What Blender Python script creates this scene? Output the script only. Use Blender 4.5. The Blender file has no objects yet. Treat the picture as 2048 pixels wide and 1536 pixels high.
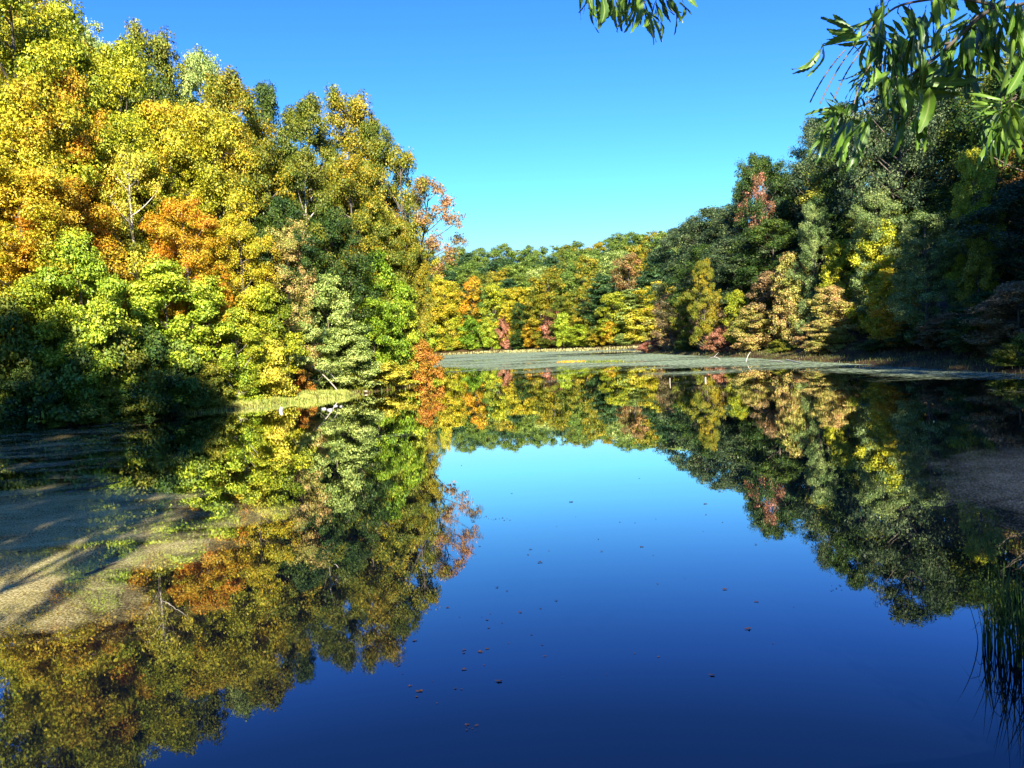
import bpy, math, random
import numpy as np
from mathutils import Matrix, Vector
R = math.radians
S = bpy.context.scene
COL = S.collection

# ------------------------------------------------------------------ camera
F = 1577.0                       # focal length in pixels of the 2048 px wide photograph
EYE = np.array([0.0, 0.0, 3.0])
PITCH, ROLL = R(3.12), R(3.0)
r0 = np.array([1, 0, 0.0]); u0 = np.array([0, math.sin(PITCH), math.cos(PITCH)])
fw = np.array([0, math.cos(PITCH), -math.sin(PITCH)])
rt = math.cos(ROLL) * r0 - math.sin(ROLL) * u0
up = math.sin(ROLL) * r0 + math.cos(ROLL) * u0
cd = bpy.data.cameras.new("camera"); cam = bpy.data.objects.new("camera", cd); COL.objects.link(cam)
cd.sensor_fit = 'HORIZONTAL'; cd.sensor_width = 36; cd.lens = 36 * F / 2048
cd.clip_start = 0.05; cd.clip_end = 6000
M = Matrix.Identity(4)
for i in range(3):
    M[i][0] = rt[i]; M[i][1] = up[i]; M[i][2] = -fw[i]; M[i][3] = EYE[i]
cam.matrix_world = M
S.camera = cam

def ray(px, py):
    d = fw * F + rt * (px - 1024) + up * (768 - py)
    return d / d[1]
def P(px, py, D):                # point on the sight line at distance D along the pond
    return EYE + ray(px, py) * D
def W(px, py, z=0.0):            # point on the level z
    d = ray(px, py); return EYE + d * ((z - EYE[2]) / d[2])

# ------------------------------------------------------------------ light
SUN_EL, SUN_AZ = 29.0, -3.5      # light travels forward, 3.5 deg left of the view axis
w = bpy.data.worlds.new("World"); S.world = w; w.use_nodes = True
nt = w.node_tree; nt.nodes.clear()
sky = nt.nodes.new('ShaderNodeTexSky'); sky.sky_type = 'NISHITA'; sky.sun_disc = False
sky.sun_elevation = R(SUN_EL); sky.sun_rotation = R(180 + SUN_AZ)
sky.air_density = 1.0; sky.dust_density = 0.1; sky.ozone_density = 3.0
hs = nt.nodes.new('ShaderNodeHueSaturation'); hs.inputs['Saturation'].default_value = 1.2; hs.inputs['Value'].default_value = 1.0
tint = nt.nodes.new('ShaderNodeMix'); tint.data_type = 'RGBA'; tint.blend_type = 'MULTIPLY'
tint.inputs['Factor'].default_value = 1.0; tint.inputs['B'].default_value = (0.46, 0.68, 1.18, 1)
bg = nt.nodes.new('ShaderNodeBackground'); bg.inputs['Strength'].default_value = 0.070
wo = nt.nodes.new('ShaderNodeOutputWorld')
gm = nt.nodes.new('ShaderNodeGamma'); gm.inputs['Gamma'].default_value = 1.25
nt.links.new(sky.outputs[0], hs.inputs['Color']); nt.links.new(hs.outputs[0], gm.inputs['Color']); cap = nt.nodes.new('ShaderNodeMix'); cap.data_type = 'RGBA'; cap.blend_type = 'DARKEN'; cap.inputs['Factor'].default_value = 1.0; cap.inputs['B'].default_value = (5.4, 8.0, 7.0, 1)
nt.links.new(gm.outputs[0], cap.inputs['A']); nt.links.new(cap.outputs['Result'], tint.inputs['A'])
nt.links.new(tint.outputs['Result'], bg.inputs['Color']); nt.links.new(bg.outputs[0], wo.inputs['Surface'])
sd = bpy.data.lights.new("sun", 'SUN'); sd.energy = 5.0; sd.angle = R(0.5); sd.color = (1.0, 0.93, 0.80)
sun = bpy.data.objects.new("sun", sd); COL.objects.link(sun)
ld = Vector((math.sin(R(SUN_AZ)) * math.cos(R(SUN_EL)), math.cos(R(SUN_AZ)) * math.cos(R(SUN_EL)), -math.sin(R(SUN_EL))))
sun.rotation_euler = ld.to_track_quat('-Z', 'Y').to_euler(); sun.location = (0, -30, 40)
S.view_settings.view_transform = 'Standard'; S.view_settings.look = 'None'
S.view_settings.exposure = 1.62; S.view_settings.gamma = 1.0
S.cycles.max_bounces = 6; S.cycles.diffuse_bounces = 2; S.cycles.glossy_bounces = 2
S.cycles.transmission_bounces = 2; S.cycles.transparent_max_bounces = 12
S.cycles.caustics_reflective = False; S.cycles.caustics_refractive = False

# ------------------------------------------------------------------ helpers
def tag(o, label=None, cat=None, group=None, kind=None):
    if label: o["label"] = label
    if cat: o["category"] = cat
    if group: o["group"] = group
    if kind: o["kind"] = kind
    return o
def link(o, parent=None):
    COL.objects.link(o)
    if parent is not None: o.parent = parent
    return o
def empty(name, loc=(0, 0, 0), rz=0.0):
    o = bpy.data.objects.new(name, None); o.location = loc; o.rotation_euler = (0, 0, rz)
    o.empty_display_size = 0.3
    return link(o)
def mesh(name, V, Fq, mat=None, fattr=None, smooth=False, mi=None, mats=None, vattr=None):
    """V (n,3); Fq (m,k) array of faces with k corners each."""
    V = np.asarray(V, dtype=np.float32); Fq = np.asarray(Fq, dtype=np.int32)
    me = bpy.data.meshes.new(name)
    m, k = Fq.shape
    me.vertices.add(len(V)); me.vertices.foreach_set('co', V.ravel())
    me.loops.add(m * k); me.loops.foreach_set('vertex_index', Fq.ravel())
    me.polygons.add(m); me.polygons.foreach_set('loop_start', np.arange(0, m * k, k, dtype=np.int32))
    me.update(calc_edges=True)
    if fattr:
        for an, av in fattr.items():
            a = me.attributes.new(an, 'FLOAT', 'FACE'); a.data.foreach_set('value', np.asarray(av, dtype=np.float32))
    if vattr:
        for an, av in vattr.items():
            a = me.attributes.new(an, 'FLOAT', 'POINT'); a.data.foreach_set('value', np.asarray(av, dtype=np.float32))
    for x in (mats or ([mat] if mat else [])): me.materials.append(x)
    if mi is not None: me.polygons.foreach_set('material_index', np.asarray(mi, dtype=np.int32))
    if smooth: me.polygons.foreach_set('use_smooth', np.ones(m, dtype=bool))
    me.validate(); me.update()
    return me
def obj(name, me, parent=None, loc=(0, 0, 0)):
    o = bpy.data.objects.new(name, me); o.location = loc
    return link(o, parent)
class Geo:
    def __init__(s): s.V = []; s.F = []; s.n = 0
    def add(s, V, Fq):
        s.V.append(np.asarray(V, dtype=float)); s.F.append(np.asarray(Fq, dtype=int) + s.n); s.n += len(V)
    def tube(s, pts, rad, k=7, cap=True):
        pts = np.asarray(pts, float); n = len(pts); rad = np.broadcast_to(np.asarray(rad, float), (n,))
        T = np.gradient(pts, axis=0); T /= np.linalg.norm(T, axis=1)[:, None] + 1e-9
        ref = np.array([0.13, 0.99, 0.05]) if abs(T[0][1]) < 0.9 else np.array([1.0, 0, 0])
        A = np.cross(T, ref); A /= np.linalg.norm(A, axis=1)[:, None] + 1e-9
        B = np.cross(T, A)
        th = np.arange(k) * 2 * math.pi / k
        V = pts[:, None, :] + rad[:, None, None] * (np.cos(th)[None, :, None] * A[:, None, :] + np.sin(th)[None, :, None] * B[:, None, :])
        V = V.reshape(-1, 3); Fq = []
        for i in range(n - 1):
            for j in range(k):
                Fq.append((i * k + j, i * k + (j + 1) % k, (i + 1) * k + (j + 1) % k, (i + 1) * k + j))
        s.add(V, Fq)
        if cap:
            for base, c in ((0, pts[0]), ((n - 1) * k, pts[-1])):
                Vc = np.vstack([V[base:base + k], c[None]])
                s.add(Vc, [(j, (j + 1) % k, k, k) for j in range(0)] or [(j, (j + 1) % k, k, j) for j in range(0)] or np.zeros((0, 4), int))
    def mesh(s, name, mat, **kw):
        V = np.vstack(s.V); Fq = np.vstack([f for f in s.F if len(f)])
        return mesh(name, V, Fq, mat, **kw)

def bez(a, b, c, n=7):
    t = np.linspace(0, 1, n)[:, None]
    return (1 - t) ** 2 * a + 2 * t * (1 - t) * b + t * t * c

# ------------------------------------------------------------------ materials
def newmat(name):
    m = bpy.data.materials.new(name); m.use_nodes = True
    t = m.node_tree; t.nodes.clear()
    out = t.nodes.new('ShaderNodeOutputMaterial')
    return m, t, out
def N(t, typ, **kw):
    n = t.nodes.new(typ)
    for k, v in kw.items():
        if k.startswith('i_'): n.inputs[k[2:].replace('_', ' ')].default_value = v
        else: setattr(n, k, v)
    return n
def ramp(t, stops, interp='LINEAR'):
    n = t.nodes.new('ShaderNodeValToRGB'); cr = n.color_ramp; cr.interpolation = interp
    while len(cr.elements) < len(stops): cr.elements.new(0.5)
    for e, (p, c) in zip(cr.elements, stops):
        e.position = p; e.color = (*c, 1) if len(c) == 3 else c
    return n
def math_(t, op, a, b=None, clamp=False):
    n = t.nodes.new('ShaderNodeMath'); n.operation = op; n.use_clamp = clamp
    for i, x in enumerate((a, b)):
        if x is None: continue
        if isinstance(x, (int, float)): n.inputs[i].default_value = x
        else: t.links.new(x, n.inputs[i])
    return n.outputs[0]

PAL = {  # three leaf colours a crown drifts between
 'yellowgreen': ((.18, .25, .015), (.42, .44, .025), (.64, .56, .03)),
 'gold':        ((.30, .33, .02), (.60, .51, .03), (.66, .40, .025)),
 'orange':      ((.45, .35, .02), (.64, .38, .02), (.64, .21, .016)),
 'olive':       ((.08, .13, .015), (.19, .22, .022), (.33, .29, .025)),
 'olivegold':   ((.11, .16, .015), (.32, .30, .02), (.52, .33, .022)),
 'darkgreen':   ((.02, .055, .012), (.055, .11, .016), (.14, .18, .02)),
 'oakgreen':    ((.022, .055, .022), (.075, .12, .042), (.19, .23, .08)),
 'lime':        ((.20, .31, .02), (.42, .52, .035), (.60, .60, .05)),
 'sage':        ((.18, .27, .05), (.38, .47, .11), (.56, .60, .16)),
 'vivid':       ((.09, .18, .012), (.22, .37, .02), (.42, .48, .03)),
 'peach':       ((.28, .32, .05), (.60, .47, .13), (.62, .32, .15)),
 'palegreen':   ((.09, .16, .04), (.22, .30, .08), (.38, .43, .13)),
 'red':         ((.24, .15, .06), (.42, .16, .08), (.58, .26, .17)),
 'brown':       ((.12, .12, .045), (.25, .17, .07), (.40, .24, .10)),
 'burnt':       ((.30, .24, .03), (.50, .24, .025), (.48, .15, .025)),
 'rust':        ((.20, .17, .05), (.40, .22, .06), (.52, .24, .10)),
 'spit':        ((.16, .24, .03), (.40, .44, .08), (.62, .58, .16)),
 'straw':       ((.36, .36, .10), (.56, .52, .20), (.70, .62, .30)),
 'paleyellow':  ((.38, .40, .03), (.66, .58, .05), (.74, .56, .08)),
 'pine':        ((.045, .10, .03), (.08, .16, .05), (.14, .23, .06)),
 'farolive':    ((.10, .18, .025), (.17, .25, .035), (.27, .32, .04)),
 'sedge':       ((.05, .07, .015), (.11, .12, .03), (.22, .20, .05)),
}
SAT = 1.0
FM = {}
def foliage(pal):
    if pal in FM: return FM[pal]
    m, t, out = newmat('leaves_' + pal)
    c = PAL[pal]
    tc = N(t, 'ShaderNodeTexCoord'); oi = N(t, 'ShaderNodeObjectInfo')
    no = N(t, 'ShaderNodeTexNoise', noise_dimensions='4D', i_Scale=0.24, i_Detail=3.5, i_Roughness=0.65)
    t.links.new(tc.outputs['Object'], no.inputs['Vector'])
    t.links.new(math_(t, 'MULTIPLY', oi.outputs['Random'], 37.0), no.inputs['W'])
    at = N(t, 'ShaderNodeAttribute', attribute_name='rnd')
    f = math_(t, 'ADD', no.outputs[0], math_(t, 'MULTIPLY', math_(t, 'SUBTRACT', at.outputs['Fac'], 0.5), 0.34))
    rp = ramp(t, [(0.36, c[0]), (0.53, c[1]), (0.72, c[2])]); t.links.new(f, rp.inputs[0])
    hsv = N(t, 'ShaderNodeHueSaturation', i_Saturation=SAT)
    t.links.new(rp.outputs[0], hsv.inputs['Color'])
    fr = math_(t, 'FRACT', math_(t, 'MULTIPLY', at.outputs['Fac'], 17.3))
    t.links.new(math_(t, 'ADD', math_(t, 'MULTIPLY', fr, 0.62), 0.68), hsv.inputs['Value'])
    pb = N(t, 'ShaderNodeBsdfPrincipled', i_Roughness=0.5)
    pb.inputs['Specular IOR Level'].default_value = 0.3
    t.links.new(hsv.outputs[0], pb.inputs['Base Color'])
    tr = N(t, 'ShaderNodeBsdfTranslucent'); t.links.new(hsv.outputs[0], tr.inputs['Color'])
    mx = N(t, 'ShaderNodeMixShader', i_Fac=0.2)
    t.links.new(pb.outputs[0], mx.inputs[1]); t.links.new(tr.outputs[0], mx.inputs[2]); t.links.new(mx.outputs[0], out.inputs[0])
    FM[pal] = m
    return m

def simple_mat(name, c1, c2, scale=3.0, rough=0.85, stretch=(1, 1, 1), bump=0.4, lo=0.35, hi=0.65):
    m, t, out = newmat(name)
    tc = N(t, 'ShaderNodeTexCoord'); mp = N(t, 'ShaderNodeMapping'); mp.inputs['Scale'].default_value = stretch
    t.links.new(tc.outputs['Object'], mp.inputs[0])
    no = N(t, 'ShaderNodeTexNoise', i_Scale=scale, i_Detail=6.0, i_Roughness=0.65); t.links.new(mp.outputs[0], no.inputs['Vector'])
    rp = ramp(t, [(lo, c1), (hi, c2)]); t.links.new(no.outputs[0], rp.inputs[0])
    pb = N(t, 'ShaderNodeBsdfPrincipled', i_Roughness=rough); pb.inputs['Specular IOR Level'].default_value = 0.2
    t.links.new(rp.outputs[0], pb.inputs['Base Color'])
    bp = N(t, 'ShaderNodeBump', i_Strength=bump, i_Distance=0.05); t.links.new(no.outputs[0], bp.inputs['Height'])
    t.links.new(bp.outputs[0], pb.inputs['Normal']); t.links.new(pb.outputs[0], out.inputs[0])
    return m
BARK = simple_mat('bark_grey', (.05, .04, .03), (.19, .155, .12), 4.0, stretch=(1, 1, .18))
BARKP = simple_mat('bark_pale', (.24, .20, .15), (.62, .56, .47), 2.0, stretch=(1, 1, .4))
WOOD = simple_mat('weathered_wood', (.28, .24, .19), (.62, .56, .47), 6.0, stretch=(1, 1, .3))
STONE = simple_mat('pale_stone', (.25, .235, .21), (.50, .48, .45), 5.0)
DRYLEAF = simple_mat('wet_leaf', (.02, .012, .008), (.07, .035, .02), 30.0, rough=.5)

def ground_mat():
    m, t, out = newmat('forest_floor')
    geo = N(t, 'ShaderNodeNewGeometry')
    a = N(t, 'ShaderNodeTexNoise', i_Scale=0.35, i_Detail=5.0); t.links.new(geo.outputs['Position'], a.inputs['Vector'])
    b = N(t, 'ShaderNodeTexNoise', i_Scale=9.0, i_Detail=4.0, i_Roughness=.8); t.links.new(geo.outputs['Position'], b.inputs['Vector'])
    r1 = ramp(t, [(.38, (.045, .03, .018)), (.55, (.10, .07, .03)), (.68, (.08, .10, .025))]); t.links.new(a.outputs[0], r1.inputs[0])
    r2 = ramp(t, [(.40, (.35, .35, .35)), (.62, (1.5, 1.25, 1.0))]); t.links.new(b.outputs[0], r2.inputs[0])
    mx = N(t, 'ShaderNodeMix', data_type='RGBA', blend_type='MULTIPLY'); mx.inputs['Factor'].default_value = 1
    t.links.new(r1.outputs[0], mx.inputs['A']); t.links.new(r2.outputs[0], mx.inputs['B'])
    pb = N(t, 'ShaderNodeBsdfPrincipled', i_Roughness=0.95); pb.inputs['Specular IOR Level'].default_value = .1
    t.links.new(mx.outputs['Result'], pb.inputs['Base Color'])
    bp = N(t, 'ShaderNodeBump', i_Strength=.6, i_Distance=.08); t.links.new(b.outputs[0], bp.inputs['Height']); t.links.new(bp.outputs[0], pb.inputs['Normal'])
    t.links.new(pb.outputs[0], out.inputs[0]); return m

def water_mat():
    m, t, out = newmat('pond_water')
    geo = N(t, 'ShaderNodeNewGeometry')
    mp = N(t, 'ShaderNodeMapping'); mp.inputs['Scale'].default_value = (1, .55, 1); t.links.new(geo.outputs['Position'], mp.inputs[0])
    n1 = N(t, 'ShaderNodeTexNoise', i_Scale=1.3, i_Detail=3.0); t.links.new(mp.outputs[0], n1.inputs['Vector'])
    bp = N(t, 'ShaderNodeBump', i_Strength=.05, i_Distance=.02); t.links.new(n1.outputs[0], bp.inputs['Height'])
    fr = N(t, 'ShaderNodeFresnel', i_IOR=1.6)
    gloss = ramp(t, [(.06, (.045,) * 3), (.13, (.10,) * 3), (.18, (.21,) * 3), (.25, (.40,) * 3), (.35, (.68,) * 3), (.55, (.93,) * 3), (1, (1,) * 3)]); t.links.new(fr.outputs[0], gloss.inputs[0])
    gl = N(t, 'ShaderNodeBsdfGlossy', i_Roughness=.015); gl.inputs['Color'].default_value = (1, 1, 1, 1)
    n2 = N(t, 'ShaderNodeTexNoise', i_Scale=.16, i_Detail=4.0, i_Distortion=1.0); t.links.new(mp.outputs[0], n2.inputs['Vector'])
    rr_ = ramp(t, [(.42, (.009,) * 3), (.62, (.024,) * 3)]); t.links.new(n2.outputs[0], rr_.inputs[0]); t.links.new(rr_.outputs[0], gl.inputs['Roughness'])
    t.links.new(bp.outputs[0], gl.inputs['Normal'])
    df = N(t, 'ShaderNodeBsdfDiffuse'); df.inputs['Color'].default_value = (.0008, .002, .006, 1)
    mx = N(t, 'ShaderNodeMixShader'); t.links.new(gloss.outputs[0], mx.inputs[0])
    t.links.new(df.outputs[0], mx.inputs[1]); t.links.new(gl.outputs[0], mx.inputs[2]); t.links.new(mx.outputs[0], out.inputs[0])
    return m

def film_mat(name, c1, c2, c3, s_patch, s_fine, stretch, soft, wa=1.3, wb=.9):
    """floating scum: opaque specks where noise passes the local density, clear water between"""
    m, t, out = newmat(name)
    geo = N(t, 'ShaderNodeNewGeometry'); mp = N(t, 'ShaderNodeMapping'); mp.inputs['Scale'].default_value = stretch
    t.links.new(geo.outputs['Position'], mp.inputs[0])
    a = N(t, 'ShaderNodeTexNoise', i_Scale=s_patch, i_Detail=5.0, i_Roughness=.65, i_Distortion=.6); t.links.new(mp.outputs[0], a.inputs['Vector'])
    b = N(t, 'ShaderNodeTexNoise', i_Scale=s_fine, i_Detail=2.0, i_Roughness=.7); t.links.new(geo.outputs['Position'], b.inputs['Vector'])
    d = N(t, 'ShaderNodeAttribute', attribute_name='cover')
    s1 = math_(t, 'ADD', math_(t, 'MULTIPLY', a.outputs[0], wa), math_(t, 'MULTIPLY', b.outputs[0], wb))
    s2 = math_(t, 'ADD', math_(t, 'SUBTRACT', s1, (wa + wb) / 2), math_(t, 'SUBTRACT', math_(t, 'MULTIPLY', d.outputs['Fac'], 1.3), .65))
    fac = math_(t, 'ADD', math_(t, 'MULTIPLY', s2, soft), 0.5, True)
    fac = math_(t, 'MULTIPLY', fac, math_(t, 'MULTIPLY', d.outputs['Fac'], 4.0, True))
    rp = ramp(t, [(.35, c1), (.5, c2), (.65, c3)]); t.links.new(b.outputs[0], rp.inputs[0])
    df = N(t, 'ShaderNodeBsdfDiffuse'); t.links.new(rp.outputs[0], df.inputs['Color'])
    tr = N(t, 'ShaderNodeBsdfTransparent')
    mx = N(t, 'ShaderNodeMixShader'); t.links.new(fac, mx.inputs[0]); t.links.new(tr.outputs[0], mx.inputs[1]); t.links.new(df.outputs[0], mx.inputs[2])
    t.links.new(mx.outputs[0], out.inputs[0]); return m

# ------------------------------------------------------------------ terrain
POND = np.array([(-40, 3), (-25, 4.2), (-10, 3.6), (0, 4.0), (3.6, 5.0), (8, 6.0), (15, 7.5), (22, 11), (25, 20), (25.6, 38), (25.4, 52), (25, 68),
                 (24, 88), (22.8, 102), (21, 118), (22, 130), (27, 142), (34, 152), (30, 162), (18, 172), (6, 196), (-2, 214), (-12, 222), (-26, 224), (-42, 200),
                 (-40, 150), (-27, 112), (-16, 88), (-9.0, 73), (-7.2, 64), (-8.3, 57), (-11.3, 49.5), (-14, 46), (-16.5, 43.5), (-20, 39), (-23, 36),
                 (-25, 31), (-28, 24), (-40, 16)], float)
def pond_sd(x, y):
    """signed distance to the shoreline, positive on land"""
    x = np.atleast_1d(np.asarray(x, float)); y = np.atleast_1d(np.asarray(y, float))
    best = np.full(x.shape, 1e9); inside = np.zeros(x.shape, bool)
    n = len(POND)
    for i in range(n):
        ax, ay = POND[i]; bx, by = POND[(i + 1) % n]
        dx, dy = bx - ax, by - ay
        tt = np.clip(((x - ax) * dx + (y - ay) * dy) / (dx * dx + dy * dy), 0, 1)
        best = np.minimum(best, np.hypot(x - ax - tt * dx, y - ay - tt * dy))
        c = ((ay > y) != (by > y)) & (x < (bx - ax) * (y - ay) / (by - ay + 1e-12) + ax)
        inside ^= c
    return np.where(inside, -best, best)
def vnoise(x, y, s):
    return (np.sin(x * s + 1.3 * np.sin(y * s * .7)) + np.sin(y * s * 1.1 + 1.7 * np.sin(x * s * .6 + 2)) + .5 * np.sin((x + y) * s * 2.3)) / 2.5
def ground(x, y):
    x = np.atleast_1d(np.asarray(x, float)); y = np.atleast_1d(np.asarray(y, float))
    wob = .35 * vnoise(x, y, 1.1) + .15 * vnoise(x, y, 3.1)
    s = pond_sd(x, y) + wob
    near = np.clip((9 - y) / 6, 0, 1)
    left = 1 / (1 + np.exp((x + 2) / 4)); far = 1 / (1 + np.exp(-(y - 165) / 14))
    slope = (1 - far) * (left * .10 + (1 - left) * .23) + far * .225
    out = np.maximum(s, 0)
    hill = np.minimum(np.maximum(out - 2.5, 0), 125 * far + (1 - far) * (45 + 10 * (1 - left))) * slope
    bank = .38 * (1 - np.exp(-out / .7)) + hill + .12 * vnoise(x, y, .9) * np.minimum(out / 3, 1) + .8 * vnoise(x, y, .09) * np.minimum(out / 20, 1)
    dam = 1.4 * (1 - np.exp(-out / .9))
    land = bank * (1 - near) + dam * near
    return np.where(s > 0, land, np.maximum(s * .45, -1.3))
def g1(x, y): return float(ground(x, y)[0])
def axis(segs):
    out = []
    for a, b, st in segs: out += list(np.arange(a, b, st))
    return np.array(out + [segs[-1][1]])
gx = axis([(-1600, -400, 200), (-400, -130, 30), (-130, -45, 5), (-45, 45, .75), (45, 130, 5), (130, 400, 30), (400, 1600, 200)])
gy = axis([(-400, -60, 40), (-60, -4, 5), (-4, 75, .75), (75, 240, 1.8), (240, 420, 8), (420, 1000, 80), (1000, 2400, 200)])
X, Y = np.meshgrid(gx, gy); Z = ground(X.ravel(), Y.ravel())
def gridfaces(nx, ny):
    i = np.arange(nx * ny).reshape(ny, nx)
    return np.stack([i[:-1, :-1].ravel(), i[:-1, 1:].ravel(), i[1:, 1:].ravel(), i[1:, :-1].ravel()], 1)
tag(obj('ground', mesh('ground', np.stack([X.ravel(), Y.ravel(), Z], 1), gridfaces(len(gx), len(gy)), ground_mat(), smooth=True)), kind='structure')
wx = np.array([-48, 40.0]); wy = np.array([2.5, 228.0])
tag(obj('water', mesh('water', [(-46, 2.4, 0), (38, 2.4, 0), (38, 230, 0), (-46, 230, 0)], [(0, 1, 2, 3)], water_mat())), kind='structure')

# ------------------------------------------------------------------ trees
def leafquads(rng, C, Nn, size, asp=.62, fold=.18):
    n = len(C)
    T = rng.normal(size=(n, 3)); Nn = Nn / (np.linalg.norm(Nn, axis=1)[:, None] + 1e-9)
    T -= (T * Nn).sum(1)[:, None] * Nn; T /= np.linalg.norm(T, axis=1)[:, None] + 1e-9
    B = np.cross(Nn, T)
    s = (size * rng.uniform(.35, 1.0, n) ** 1.0 * np.where(rng.random(n) < .3, 1.75, 1.25))[:, None]
    V = np.empty((n, 4, 3))
    V[:, 0] = C - T * s * .5; V[:, 1] = C + B * s * asp * .5 + Nn * s * fold - T * s * .08
    V[:, 2] = C + T * s * .5 - Nn * s * fold * .4; V[:, 3] = C - B * s * asp * .5 + Nn * s * fold - T * s * .08
    return V.reshape(-1, 3), np.arange(n * 4).reshape(n, 4)
def dirs(rng, n):
    d = rng.normal(size=(n, 3)); return d / np.linalg.norm(d, axis=1)[:, None]
PROF = {
 'maple': lambda t: (1 - (abs(t - .42) / .63) ** 2.6) ** .6,
 'oak': lambda t: np.clip(1 - (abs(2 * t - .95)) ** 2.4 * .88, .05, 1) ** .55,
 'column': lambda t: np.clip(1 - t, .0, 1) ** .5 * np.minimum(.55 + t * 2.2, 1) + .05,
 'cone': lambda t: np.clip(1 - t, .0, 1) ** .75 * np.clip(t * 5 + .35, 0, 1) + .04,
 'dome': lambda t: np.clip(1 - t ** 2.4, .02, 1) ** .6 * (.75 + .25 * np.minimum(t * 3, 1)),
}
PROTO = {}
def proto(kind, var, H, Rr, z0, prof, nb, nc, nl, cr, flat, ls, brf=.36, inner=.45, trunk_r=None, lean=0.0, k=7):
    rng = np.random.default_rng(abs(hash((len(kind), var, int(H * 10), nb))) % 2 ** 31)
    pf = PROF[prof]
    bend = rng.normal(size=2) * .03 * H * .5
    def ax(z):
        u = z / H
        return np.array([bend[0] * math.sin(u * 3) + lean * H * u * u, bend[1] * math.sin(u * 2.3), z])
    L = Geo(); tr = trunk_r or .014 * H
    zz = np.linspace(0, H * .9, 9)
    L.tube([ax(z) - (0, 0, .4 if z == 0 else 0) for z in zz], tr * (1 - .88 * (zz / H)) * np.where(zz < .3, 1.45, 1), k)
    C = []; Nn = []
    ga = rng.uniform(0, 6.28)
    for b in range(nb):
        t = (b + rng.uniform(.1, .9)) / nb
        z = z0 + (H - z0) * t * .97
        env = Rr * float(pf(t)) * rng.uniform(.72, 1.22)
        th = ga + b * 2.399963 + rng.normal() * .5
        br = Rr * brf * rng.uniform(.7, 1.25) * (.55 + .45 * float(pf(t)))
        rho = max(env - br * .7, 0) * rng.uniform(inner, 1) ** .5
        bc = ax(z) + np.array([rho * math.cos(th), rho * math.sin(th), 0])
        bc[2] = min(bc[2], H - br * .45)
        z1 = max(z - rho * rng.uniform(.5, .9) - .3, z0 * .55 + .3)
        a = ax(z1)
        L.tube(bez(a, (a + bc) / 2 + np.array([0, 0, -.12 * rho]), bc, 6), np.linspace(tr * .42 * (1 - z1 / H * .6), tr * .1, 6), 5)
        d = dirs(rng, nc); d[:, 2] = d[:, 2] * .8 + .16
        cc = bc + d * br * rng.uniform(.45, 1.05, (nc, 1)) * np.array([1, 1, max(flat, .55)])
        for j in range(nc):
            if j % 3 == 0: L.tube(bez(bc, (bc + cc[j]) / 2 + (0, 0, .1 * br), cc[j], 4), np.linspace(tr * .11, tr * .03, 4), 3)
            n = int(nl * rng.uniform(.6, 1.4)); r = cr * rng.uniform(.6, 1.3)
            dd = dirs(rng, n); dd[:, 2] = dd[:, 2] * .85 + .15
            rad = r * rng.uniform(.15, 1, (n, 1)) ** .6
            C.append(cc[j] + dd * rad * np.array([1, 1, flat]) + rng.normal(size=(n, 3)) * .04)
            Nn.append(dd * .55 + d[j] * .45 + np.array([0, 0, .32]) + rng.normal(size=(n, 3)) * .55)
    C = np.vstack(C); Nn = np.vstack(Nn)
    C[:, 2] = np.maximum(C[:, 2], .15)
    V, Fq = leafquads(rng, C, Nn, ls)
    PROTO.setdefault(kind, []).append((H, Rr, L.mesh(kind + '_trunk', BARK, smooth=True),
        mesh(kind + '_crown', V, Fq, foliage('olive'), fattr={'rnd': rng.random(len(Fq))})))
def pine_proto(kind, H, Rr, nwh, seed):
    rng = np.random.default_rng(seed); L = Geo()
    zz = np.linspace(0, H, 6); L.tube([(0, 0, z) for z in zz], .014 * H * (1 - .93 * zz / H), 6)
    C = []; Nn = []
    for i in range(nwh):
        t = i / (nwh - 1); z = H * (.08 + .84 * t)
        ln0 = Rr * (1 - t ** 1.8) ** .8 * (.35 + .65 * min(1, t * 4 + .3)) + .8
        for b in range(6):
            th = rng.uniform(0, 6.28); ln = ln0 * rng.uniform(.55, 1.2)
            e = np.array([ln * math.cos(th), ln * math.sin(th), ln * rng.uniform(.05, .45)])
            st = np.array([0, 0, z + rng.normal() * .25])
            L.tube(bez(st, st + e * .5 + (0, 0, -.1 * ln), st + e, 4), np.linspace(.05, .015, 4), 3)
            n = int(55 * ln); u = rng.uniform(.25, 1.05, (n, 1))
            C.append(st + e * u + rng.normal(size=(n, 3)) * (.38, .38, .16)); Nn.append(np.array([0, 0, 1.0]) + rng.normal(size=(n, 3)) * .6)
    C = np.vstack(C); Nn = np.vstack(Nn); V, Fq = leafquads(rng, C, Nn, .62, asp=.32)
    PROTO.setdefault(kind, []).append((H, Rr, L.mesh(kind + '_trunk', BARK, smooth=True), mesh(kind + '_crown', V, Fq, foliage('pine'), fattr={'rnd': rng.random(len(Fq))})))

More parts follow.
